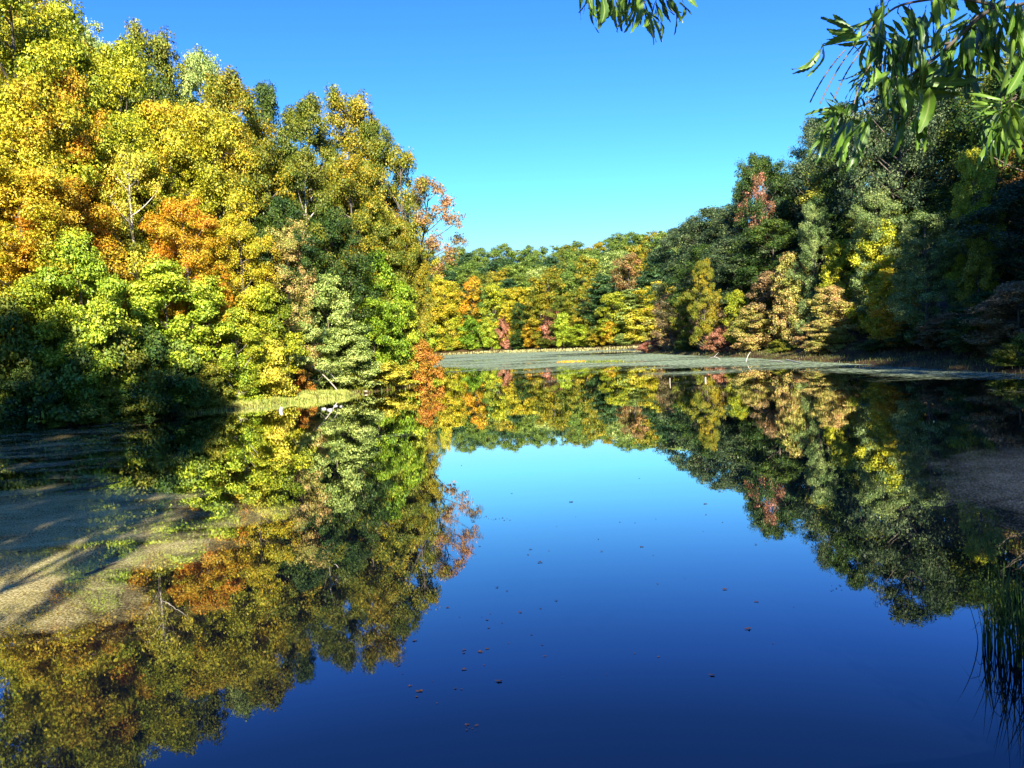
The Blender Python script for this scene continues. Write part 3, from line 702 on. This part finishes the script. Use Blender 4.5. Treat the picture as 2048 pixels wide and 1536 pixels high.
def scatter(x0, x1, y0, y1, n, lo, hi, seed, thin=None):
    rng = np.random.default_rng(seed)
    x = rng.uniform(x0, x1, n); y = rng.uniform(y0, y1, n); s = pond_sd(x, y)
    k = (s > lo) & (s < hi)
    if thin is not None: k &= rng.random(n) < thin(x, y, s)
    x, y = x[k], y[k]
    return np.stack([x, y, np.maximum(ground(x, y), 0) - .02], 1)
rg = np.random.default_rng(3)
p = scatter(-19, -9, 42, 52, 60000, -.5, 3.4, 1, lambda x, y, s: .25 + .75 * sst(-.5, .6, s))
blades('grass', p, rg.uniform(.04, .16, len(p)) * (1.1 + .9 * vnoise(p[:, 0], p[:, 1], 3.3)), np.full(len(p), .022), foliage('spit'), 'yellow-green grass on the sunlit spit of the near bank', 5)
p = scatter(-30, -6, 28, 70, 60000, -.3, 4, 2, lambda x, y, s: np.full(len(x), .35))
blades('grass', p, rg.uniform(.1, .4, len(p)), np.full(len(p), .035), foliage('olive'), 'thin grass along the wooded near bank', 6)
p = scatter(20, 34, 30, 130, 60000, -.4, 4, 3, lambda x, y, s: np.full(len(x), .35))
blades('grass', p, rg.uniform(.08, .28, len(p)), np.full(len(p), .04), foliage('sedge'), 'dim sedge along the shadowed bank', 7)
p = scatter(-30, 34, 130, 232, 60000, -.5, 2.5, 4)
blades('grass', p, rg.uniform(.1, .45, len(p)), np.full(len(p), .10), foliage('straw'), 'pale dry grass along the far shore', 8)
for (a, b, ww, hh, pal, lab, sd_) in [(1117, 1168, 4, .25, 'orange', 'small patch of orange and yellow weeds standing in the duckweed', 20), (1170, 1240, 4, .3, 'olive', 'thin dark line of weeds trailing across the duckweed', 21)]:
    A_, B_ = W(a, 725), W(b, 723); n = 350
    t_ = rg.random(n)[:, None]; pp = A_ + (B_ - A_) * t_ + np.stack([rg.normal(size=n) * .3, rg.normal(size=n) * ww * .4, np.zeros(n)], 1); pp[:, 2] = -.02
    blades('water_weeds', pp, rg.uniform(.3, 1, n) * hh, np.full(n, .10), foliage(pal), lab, sd_, cat='weeds')

# ------------------------------------------------------------------ reeds
def reed(px, py, n, sp, hh, label, seed):
    c = W(px, py); rng = np.random.default_rng(seed)
    pts = c + np.stack([rng.normal(size=n) * sp, rng.normal(size=n) * sp, np.full(n, -.05)], 1)
    V, Fq = [], []
    for q in pts:
        h = hh * rng.uniform(.45, 1.05); th = rng.uniform(0, 6.28); ln = h * rng.uniform(.03, .38); wd = rng.uniform(.004, .008)
        dr = np.array([math.cos(th), math.sin(th), 0]); sdv = np.array([-math.sin(th + .8), math.cos(th + .8), 0]) * wd
        b = len(V)
        bentp = rng.random() < .2
        for j in range(7):
            u = j / 6
            z = h * u if not bentp else h * (u if u < .6 else .6 - (u - .6) * .6)
            cc = q + dr * ln * u ** 1.8 * (1 if not bentp or u < .6 else 1.7) + (0, 0, z); ww = (1 - u ** 2.5) + .05
            V += [cc - sdv * ww, cc + dr * wd * .5 * ww, cc + sdv * ww]
        for j in range(6):
            a = b + j * 3; Fq += [(a, a + 1, a + 4, a + 3), (a + 1, a + 2, a + 5, a + 4)]
    o = obj('reed_clump', mesh('reed_clump', V, Fq, foliage('darkgreen'), fattr={'rnd': rng.random(len(Fq))}))
    tag(o, label, 'reeds', 'reeds at the near bank')
reed(1972, 1290, 18, .035, .82, 'slim reed clump furthest out in the open water, blades fanning outward', 1)
reed(2004, 1300, 30, .06, .90, 'dense dark reed clump just inside the slim outer one', 2)
reed(2042, 1330, 38, .09, .95, 'thick reed clump cut by the photo edge', 3)
reed(2036, 1240, 28, .12, 1.0, 'reed clump standing behind the thick one at the photo edge', 4)
reed(2100, 1290, 60, .14, 1.1, 'tall reed clump closest to the bank, beyond the photo edge', 5)

# ------------------------------------------------------------------ floating leaves
def scrap_mesh(seed):
    rng = np.random.default_rng(seed); n = 9; V = [(0, 0, .012)]
    lob = rng.uniform(.5, 1.15, n); lob[::2] *= 1.25
    for j in range(n):
        a = 2 * math.pi * j / n; r_ = lob[j]
        V.append((r_ * math.cos(a), .62 * r_ * math.sin(a), .02 + .22 * abs(rng.normal()) * (1 if math.sin(a) > 0 else .4)))
    V += [(1.1, .05, .1), (1.9, .25, .30), (1.12, .0, .1)]
    Fq = [(0, 1 + j, 1 + (j + 1) % n, 0) for j in range(n)]
    Ft = [(0, 1 + j, 1 + (j + 1) % n) for j in range(n)] + [(n + 1, n + 2, n + 3)]
    return mesh('floating_leaf', V, Ft, DRYLEAF)
SC = [scrap_mesh(i) for i in range(6)]
k1 = 1 / 2.341
DEB = [(405, 120, 10), (1237, 180, 12), (640, 250, 14), (920, 290, 26), (460, 383, 20), (940, 360, 8), (458, 408, 10), (490, 498, 14), (728, 512, 20), (716, 538, 16), (770, 573, 26), (814, 520, 10),
       (1062, 522, 14), (1248, 501, 22), (1302, 540, 10), (1146, 385, 12), (1218, 388, 8), (1315, 370, 8), (1550, 350, 12), (1627, 386, 12), (1536, 428, 9), (1545, 300, 24), (1782, 490, 16), (1920, 455, 16),
       (1640, 700, 26), (1785, 758, 24), (1323, 675, 14), (1450, 648, 8), (1750, 885, 36), (1580, 1102, 34), (1328, 1016, 14), (1215, 1000, 12), (680, 808, 26), (775, 790, 16), (850, 753, 16), (572, 690, 20),
       (618, 708, 12), (525, 843, 18), (532, 880, 18), (595, 858, 12), (540, 813, 10), (500, 830, 8), (395, 830, 8), (733, 912, 14), (783, 960, 14), (625, 952, 10), (415, 984, 22), (416, 997, 20), (495, 993, 28),
       (525, 978, 22), (795, 1013, 20), (510, 1055, 14), (415, 1075, 26), (583, 1130, 40), (375, 1165, 16), (405, 1168, 14), (210, 1177, 42), (196, 1203, 22), (110, 1057, 16), (130, 1095, 10), (165, 1152, 20),
       (290, 1233, 12), (185, 940, 30), (340, 785, 24), (1865, 953, 12), (1960, 783, 10), (1045, 465, 10), (850, 405, 8), (880, 1110, 5), (985, 1145, 6), (1085, 1100, 6), (270, 1130, 8)]
SPECIAL = {(583, 1130): 'largest dark curled leaf on the open blue water', (210, 1177): 'large reddish-brown curled leaf close to the near wood reflection', (1580, 1102): 'lone reddish leaf floating on the deep blue water',
           (1750, 885): 'dark leaf with a raised edge floating alone off the reeds', (196, 1203): 'small leaf beside the large reddish-brown curled one'}
def put_leaf(px, py, wpx, label, group, i):
    c = W(px, py); L_ = wpx * k1 * abs(c[1]) / F
    o = bpy.data.objects.new('floating_leaf', SC[i % 6]); link(o)
    o.location = (c[0], c[1], .004); s_ = max(L_ / 2.2, .006); o.scale = (s_, s_ * 1.0, s_); o.rotation_euler = (0, 0, RNG.uniform(0, 6.28) if wpx < 14 else RNG.choice([0, 3.14]) + RNG.uniform(-.5, .5))
    tag(o, label, 'leaf', group)
for i, (cx, cy, wv) in enumerate(DEB):
    put_leaf(750 + cx * k1, 880 + cy * k1, wv, SPECIAL.get((cx, cy), 'tiny dark fallen leaf floating on the open blue water'), 'fallen leaves floating on the open water', i)
for i in range(16):
    put_leaf(750 + (448 + i * 12 + RNG.uniform(-4, 4)) * k1, 880 + (360 + i * 1.1 + RNG.uniform(-9, 9)) * k1, RNG.uniform(7, 13), 'tiny dark scrap in the drifting line of scraps before the near wood reflection', 'drifting line of leaf scraps', i)
for i in range(14):
    put_leaf(750 + (458 + RNG.uniform(-34, 34)) * k1, 880 + (1350 + RNG.uniform(-18, 18)) * k1, RNG.uniform(6, 16), 'tiny dark scrap in the small raft of scraps near the bottom of the photo', 'small raft of leaf scraps', i)
for i in range(8):
    put_leaf(1672 + RNG.uniform(-12, 12), 1178 + RNG.uniform(-7, 7), RNG.uniform(7, 14), 'tiny dark scrap in the small cluster under the shadowed wood reflection', 'small cluster of scraps', i)

for i in range(46):
    px_, py_ = RNG.uniform(0, 420), RNG.uniform(1010, 1330)
    if px_ > 420 - (py_ - 1010) * .9 + 60: px_ *= .4
    put_leaf(px_, py_, RNG.uniform(10, 26), 'small brown leaf caught in the tan pond scum', 'leaves caught in the pond scum', i)
# ------------------------------------------------------------------ dead wood and stones
def branch_obj(name, pts, rad, label, cat='branch', mat=WOOD, group=None):
    g = Geo()
    for pp, rd in zip(pts, rad): g.tube(pp, rd, 6)
    o = obj(name, g.mesh(name, mat, smooth=True)); tag(o, label, cat, group)
a = W(1491, 723); b = P(1501, 704, a[1])
branch_obj('dead_stick', [bez(a - (0, 0, .3), (a + b) / 2 - (.15, 0, 0), b, 6)], [np.linspace(.055, .03, 6)], 'pale dead stick leaning out of the duckweed by the shadowed shore', 'stick')
a, b = W(1572, 722), W(1603, 727)
branch_obj('fallen_log', [bez(a + (0, 0, .12), (a + b) / 2 + (0, 0, .12), b + (0, 0, .03), 6)], [np.linspace(.06, .035, 6)], 'bleached thin log lying at the edge of the shadowed shore', 'log')
a, b = W(1538, 724), W(1566, 725)
branch_obj('fallen_log', [bez(a + (0, 0, .05), (a + b) / 2 + (0, 0, .16), b + (0, 0, .05), 6)], [np.linspace(.03, .05, 6)], 'short bleached log between the leaning stick and the longer log', 'log')
a, b, c_ = W(1417, 719), W(1441, 719), P(1428, 714, W(1428, 719)[1])
branch_obj('fallen_branch', [bez(a, c_ + (0, 0, .25), b, 7), bez(c_, c_ + (.3, 0, .3), c_ + (.5, 0, .45), 4)], [np.full(7, .035), np.linspace(.03, .012, 4)], 'arched grey branch lying in the duckweed past the leaning stick')
for px, py, h, rr_, lab in [(1340, 766, .30, .03, 'thin pale stake standing in the open water'), (1411, 761, .22, .055, 'stubby pale stump standing in speckled water near the thin stake')]:
    a = W(px, py); branch_obj('wooden_stake', [[a - (0, 0, .4), a + (0, 0, h * .5), a + (.01, 0, h)]], [np.array([rr_, rr_, rr_ * .7])], lab, 'stake')
a, b = P(602, 722, 50.5), W(682, 790)
branch_obj('dead_branch', [bez(a, (a + b) / 2 + (0, 0, .7), b, 8), bez(a + (b - a) * .4 + (0, 0, .3), a + (b - a) * .6 + (.2, 0, .9), a + (b - a) * .7 + (.6, -.5, .3), 5)], [np.linspace(.03, .05, 8), np.linspace(.03, .012, 5)], 'grey dead branch leaning down to the water below the sage trees')
a, b = W(672, 788), W(735, 786)
branch_obj('fallen_log', [bez(a + (0, 0, .08), (a + b) / 2 + (0, 0, .10), b + (0, 0, .12), 6)], [np.full(6, .05)], 'thin grey log lying on the water at the end of the grassy spit', 'log')
for i, (a_, b_, lab) in enumerate([((130, 985), (245, 962), 'long thin twig floating on the shaded scum near the dark bank'), ((60, 935), (150, 925), 'short thin twig floating closest to the dark bank'), ((170, 1150), (232, 1128), 'crooked twig lying on the sunlit scum')]):
    a, b = W(*a_), W(*b_); m_ = (a + b) / 2 + np.array([.05, .15, .03])
    branch_obj('floating_twig', [bez(a, m_, b, 8), bez(m_, m_ + (.15, .1, .03), m_ + (.3, .3, .04), 4)], [np.linspace(.018, .008, 8), np.linspace(.008, .003, 4)], lab, 'twig', BARK)
def rock(px, py, s_, flat, label, group, seed):
    rng = np.random.default_rng(seed); nth, nph = 8, 6
    V = []; Fq = []
    for i in range(nph + 1):
        for j in range(nth):
            ph = math.pi * i / nph; th = 2 * math.pi * j / nth
            r_ = s_ * (1 + .22 * math.sin(3 * th + seed) * math.sin(ph) + .12 * rng.normal() * math.sin(ph))
            V.append((r_ * math.sin(ph) * math.cos(th), r_ * math.sin(ph) * math.sin(th) * .8, r_ * math.cos(ph) * flat))
    for i in range(nph):
        for j in range(nth): Fq.append((i * nth + j, i * nth + (j + 1) % nth, (i + 1) * nth + (j + 1) % nth, (i + 1) * nth + j))
    c = W(px, py); o = obj('stone', mesh('stone', V, Fq, STONE), loc=(c[0], c[1], .02)); tag(o, label, 'stone', group)
rock(562, 822, .12, 1.7, 'upright white stone at the water edge of the grassy spit', 'stones at the grassy spit', 1)
for i, (px, py, s_, lab) in enumerate([(648, 818, .15, 'flat pale stone, nearest the upright white one'), (660, 820, .17, 'flat pale stone, widest of the row off the grass tip'), (671, 812, .13, 'flat pale stone behind the widest one'),
                                       (682, 813, .08, 'smallest pale stone at the outer end of the row')]):
    rock(px, py, s_, .35, lab, 'stones at the grassy spit', 5 + i)

# ------------------------------------------------------------------ sawtooth chestnut hanging into the top of the photo
CH, t_, out_ = newmat('chestnut_leaf')
tc = N(t_, 'ShaderNodeTexCoord'); n_ = N(t_, 'ShaderNodeTexNoise', i_Scale=14.0, i_Detail=4.0); t_.links.new(tc.outputs['Object'], n_.inputs['Vector'])
at = N(t_, 'ShaderNodeAttribute', attribute_name='rnd')
f_ = math_(t_, 'ADD', math_(t_, 'MULTIPLY', n_.outputs[0], .5), math_(t_, 'MULTIPLY', at.outputs['Fac'], .5))
rp_ = ramp(t_, [(.35, (.03, .085, .01)), (.58, (.11, .22, .018)), (.78, (.22, .36, .035))]); t_.links.new(f_, rp_.inputs[0])
vn = N(t_, 'ShaderNodeAttribute', attribute_name='rib')
mxr = N(t_, 'ShaderNodeMix', data_type='RGBA'); t_.links.new(rp_.outputs[0], mxr.inputs['A']); mxr.inputs['B'].default_value = (.34, .42, .12, 1)
t_.links.new(math_(t_, 'MULTIPLY', math_(t_, 'POWER', vn.outputs['Fac'], 9.0), .8), mxr.inputs['Factor'])
pb_ = N(t_, 'ShaderNodeBsdfPrincipled', i_Roughness=.42); t_.links.new(mxr.outputs['Result'], pb_.inputs['Base Color'])
tr_ = N(t_, 'ShaderNodeBsdfTranslucent'); t_.links.new(mxr.outputs['Result'], tr_.inputs['Color'])
ms_ = N(t_, 'ShaderNodeMixShader', i_Fac=.34); t_.links.new(pb_.outputs[0], ms_.inputs[1]); t_.links.new(tr_.outputs[0], ms_.inputs[2]); t_.links.new(ms_.outputs[0], out_.inputs[0])
class LeafSet:
    def __init__(s): s.V = []; s.F = []; s.r = []; s.rib = []
    def leaf(s, a, b, rel, rng):
        a = np.asarray(a, float); b = np.asarray(b, float); d = b - a; Ln = np.linalg.norm(d); d /= Ln
        view = (a + b) / 2 - EYE; view /= np.linalg.norm(view)
        nr = -view + rng.normal(size=3) * .55; nr -= nr @ d * d; nr /= np.linalg.norm(nr)
        sdv = np.cross(d, nr); n = 15; base = len(s.V); rv = rng.random()
        bow = rng.normal() * .10 * Ln; bow2 = rng.normal() * .07 * Ln; fold = rng.uniform(.15, .55); tw = rng.normal() * .5
        for i in range(n):
            u = i / (n - 1)
            wv = rel * Ln * .5 * (math.sin(math.pi * min(1, u * .96 + .03) ** .8) ** .85 if 0 < u < 1 else .02)
            wv *= 1.13 if i % 2 else .90
            tip = .0 if i % 2 == 0 else .03 * Ln
            c = a + d * Ln * u + nr * bow * math.sin(math.pi * u) + sdv * bow2 * math.sin(math.pi * u)
            ca, sa = math.cos(tw * u), math.sin(tw * u)
            sv = sdv * ca + nr * sa; nv = nr * ca - sdv * sa
            wav = .06 * Ln * math.sin(u * 9 + rv * 6) * .3
            s.V += [c - sv * wv + nv * (wv * fold + wav) + d * tip, c, c + sv * wv + nv * (wv * fold - wav) + d * tip]; s.rib += [0, 1, 0]
        for i in range(n - 1):
            q = base + i * 3; s.F += [(q, q + 1, q + 4, q + 3), (q + 1, q + 2, q + 5, q + 4)]; s.r += [rv, rv]
    def build(s, parent):
        return obj('foliage', mesh('chestnut_leaves', s.V, s.F, CH, fattr={'rnd': s.r}, vattr={'rib': s.rib}, smooth=True), parent)
root = empty('chestnut_tree', (4.1, 1.0, 1.3)); tag(root, 'chestnut tree with long saw-edged leaves hanging into the top of the photo', 'tree')
def loc(p): return np.asarray(p, float) - np.array([4.1, 1.0, 1.3])
g = Geo(); zz = np.linspace(-.2, 5.2, 9)
g.tube([(.06 * math.sin(z * 1.3), .05 * math.sin(z), z) for z in zz], np.linspace(.15, .06, 9), 10)
obj('trunk', g.mesh('chestnut_trunk', BARK, smooth=True), root)
LEAVES_A = [((1708, 66), (1653, 41), .22), ((1722, 71), (1651, 89), .16), ((1642, 98), (1598, 139), .22), ((1774, 11), (1717, 53), .12), ((1795, 25), (1822, 91), .26), ((1822, 66), (1822, 174), .21),
  ((1868, 112), (1818, 180), .22), ((1770, 5), (1745, 60), .22), ((1753, 23), (1760, 100), .30), ((1758, 80), (1752, 142), .24), ((1792, 160), (1815, 224), .22), ((1795, 194), (1786, 254), .22), ((1797, 238), (1797, 274), .3),
  ((1838, 175), (1834, 236), .40), ((1836, 226), (1845, 296), .30), ((1827, 182), (1934, 188), .20), ((1767, 148), (1781, 205), .26), ((1756, 146), (1744, 182), .40), ((1763, 171), (1772, 240), .25), ((1749, 128), (1696, 167), .07),
  ((1742, 150), (1710, 205), .07), ((1735, 158), (1708, 210), .08), ((1690, 215), (1651, 199), .34), ((1682, 226), (1635, 231), .20), ((1684, 231), (1646, 274), .36), ((1689, 242), (1651, 306), .20), ((1646, 265), (1614, 327), .12),
  ((1703, 238), (1690, 324), .22), ((1720, 240), (1715, 327), .20), ((1708, 240), (1738, 258), .3), ((1700, 220), (1712, 205), .5), ((1815, 20), (1845, 75), .24), ((1850, 30), (1838, 100), .24), ((1862, 10), (1880, 60), .26), ((1840, 60), (1862, 120), .22),
  ((1790, 60), (1802, 130), .24), ((1805, 95), (1790, 150), .24), ((1775, 90), (1778, 150), .22), ((1738, 72), (1764, 118), .30), ((1735, 80), (1752, 160), .18), ((1728, 62), (1706, 92), .14), ((1900, 60), (1870, 105), .18), ((1880, 110), (1905, 108), .3),
  ((1812, 110), (1838, 160), .2), ((1796, 125), (1800, 190), .22)]
LEAVES_B = [((1916, 66), (1886, 165), .17), ((1918, 114), (1888, 182), .18), ((1932, 103), (1932, 200), .24), ((1955, 25), (1980, 107), .24), ((1893, 2), (1900, 38), .42), ((1957, 91), (2000, 160), .16), ((1991, 91), (2012, 174), .14),
  ((1945, 40), (1895, 62), .16), ((1940, 50), (1900, 100), .16), ((1870, -10), (1895, 40), .36), ((1930, -20), (1960, 18), .3), ((1965, 10), (2008, 40), .2), ((1935, 60), (1922, 130), .26), ((1950, 60), (1942, 150), .24), ((1966, 80), (1960, 150), .18),
  ((1985, 20), (1990, 80), .2), ((2004, 10), (2012, 70), .2), ((2030, 0), (2026, 60), .22), ((2045, 20), (2040, 90), .2), ((2018, 40), (2030, 100), .2), ((1976, 40), (1970, 100), .18), ((1998, 60), (2014, 130), .2), ((2050, 60), (2044, 130), .2), ((2010, -10), (1996, 30), .22)]
LEAVES_C = [((2019, 206), (2039, 296), .24), ((2003, 219), (2010, 262), .34), ((2000, 228), (1968, 322), .14), ((1998, 235), (1984, 322), .22), ((2000, 206), (1959, 199), .14), ((1998, 214), (1948, 262), .10), ((2008, 200), (2052, 160), .22),
  ((2012, 190), (2050, 120), .18), ((2015, 230), (2052, 290), .26), ((2020, 200), (2060, 230), .22), ((1994, 205), (1966, 225), .14), ((2005, 228), (2000, 320), .18), ((2030, 150), (2048, 210), .2), ((2025, 215), (2050, 250), .25)]
LEAVES_D = [((1192, -8), (1197, 57), .22), ((1175, -8), (1167, 28), .26), ((1205, -14), (1203, 26), .26), ((1236, -14), (1243, 44), .22), ((1250, -8), (1254, 54), .20), ((1275, -4), (1258, 55), .20), ((1288, -6), (1300, 38), .2), ((1300, 34), (1307, 80), .30),
  ((1322, -12), (1342, 45), .22), ((1355, -8), (1372, 25), .24), ((1310, -6), (1316, 46), .14), ((1260, -10), (1238, 30), .2), ((1225, -10), (1222, 24), .26), ((1214, -8), (1232, 36), .2), ((1283, 20), (1274, 55), .3), ((1268, -6), (1272, 42), .22), ((1246, -14), (1240, 55), .16), ((1182, -10), (1188, 30), .2)]
rngc = np.random.default_rng(9)
def cbranch(paths, leaves, D0, extra=(), seed=0):
    g = Geo()
    for pp, r0_, r1_ in paths:
        pts = np.array([loc(q) for q in pp]); m_ = len(pts); tt = np.linspace(0, m_ - 1, m_ * 5)
        sm = np.stack([np.interp(tt, range(m_), pts[:, k]) for k in range(3)], 1)
        for _ in range(3): sm[1:-1] = (sm[:-2] + sm[1:-1] * 2 + sm[2:]) / 4
        g.tube(sm, np.linspace(r0_, r1_, len(sm)), 6)
    ls = LeafSet()
    for (a, b, rel) in leaves:
        da = D0 + rngc.uniform(-.22, .22); A_ = P(a[0], a[1], da); B_ = P(b[0], b[1], da + rngc.uniform(-.05, .05))
        ls.leaf(loc(A_), loc(B_), rel * .98, rngc)
        for _k in range(4):
            a2 = np.array(a) + rngc.normal(size=2) * 11; b2 = np.array(b) + rngc.normal(size=2) * 15; d2 = da + rngc.uniform(-.12, .12)
            ls.leaf(loc(P(a2[0], a2[1], d2)), loc(P(b2[0], b2[1], d2 + rngc.uniform(-.05, .05))), rel * .78, rngc)
        st = loc(P(a[0] + rngc.uniform(2, 12), a[1] - rngc.uniform(8, 20), D0)); g.tube(bez(st, (st + loc(A_)) / 2 + (0, 0, .01), loc(A_), 5), .0014, 4)
    for (a, b) in extra:
        A_, M_, B_ = P(*a, D0 - .1), P((a[0] + b[0]) / 2 - 6, (a[1] + b[1]) / 2 - 10, D0 - .1), P(*b, D0 - .1)
        cp = np.array([loc(q) for q in bez(A_, M_, B_, 26)]); g.tube(cp, .0014 + .0009 * np.sin(np.arange(26) * 1.9) ** 2, 5)
    br = obj('branch', g.mesh('chestnut_branch', BARK, smooth=True), root)
    ls.build(br)
T1, T2, T3 = np.array([4.1, 1.0, 5.2]), np.array([4.1, 1.0, 4.6]), np.array([4.1, 1.05, 5.8])
cbranch([([T1, P(2250, -120, 2.2), P(2050, -30, 2.2), P(1950, 40, 2.2), P(1880, 110, 2.2), P(1800, 165, 2.2), P(1760, 192, 2.2), P(1703, 222, 2.2)], .008, .0016),
         ([P(1990, 10, 2.2), P(1900, -8, 2.2), P(1790, 10, 2.2), P(1732, 70, 2.2)], .005, .002), ([P(1905, 85, 2.2), P(1850, 95, 2.2), P(1810, 110, 2.2), P(1785, 132, 2.2)], .004, .0015),
         ([P(1765, 190, 2.2), P(1745, 215, 2.2), P(1722, 238, 2.2)], .002, .001)], LEAVES_A, 2.2,
        [((1690, 100), (1620, 205)), ((1712, 88), (1640, 208)), ((1730, 92), (1668, 198)), ((1742, 128), (1708, 208))])
cbranch([([T1, P(2260, -60, 2.35), P(2080, 0, 2.35), P(1990, 20, 2.35), P(1945, 35, 2.35), P(1930, 80, 2.35)], .008, .0015), ([P(2080, 0, 2.35), P(1960, -10, 2.35), P(1880, -14, 2.35)], .005, .002)], LEAVES_B, 2.35)
cbranch([([T2, P(2300, 60, 2.0), P(2120, 130, 2.0), P(2050, 185, 2.0), P(2003, 210, 2.0)], .007, .0015)], LEAVES_C, 2.0)
cbranch([([T1 + (0, 0, .0), P(1900, -420, 2.4), P(1520, -190, 2.4), P(1330, -40, 2.4), P(1240, -26, 2.4), P(1180, -22, 2.4)], .010, .0015)], LEAVES_D, 2.4)
# its unseen main crown beside the viewer, lowered and thickened to shade the reeds
rng = np.random.default_rng(44); n = 24000
dd = dirs(rng, n); rad = rng.uniform(.35, 1, (n, 1)) ** .5
Cc = np.array([1.0, .2, 2.0]) + dd * rad * np.array([1.9, 2.0, 2.1]) * (1 + .25 * np.sin(dd[:, :1] * 5 + 1) * np.sin(dd[:, 1:2] * 4))
n2 = 620
C_shade = np.array([1.28, 1.0, 4.50]) - np.array([4.1, 1.0, 1.3]) + rng.normal(size=(n2, 3)) * (.42, .16, .22)  # loose leaf bunches added out of view, sunward, to shade the hanging leaves
C_shade[440:] = np.array([.45, 1.42, 4.60]) - np.array([4.1, 1.0, 1.3]) + rng.normal(size=(n2 - 440, 3)) * (.22, .10, .10)  # part of the added bunches, moved to shade the top-centre leaf cluster
Cc = np.vstack([Cc, C_shade]); dd = np.vstack([dd, dirs(rng, n2)]); n += n2
V, Fq = leafquads(rng, Cc, dd + rng.normal(size=(n, 3)) * .8, .15, asp=.3)
obj('crown', mesh('chestnut_shade_crown', V, Fq, foliage('vivid'), fattr={'rnd': rng.random(len(Fq))}), root)  # mesh also holds the added shading bunches
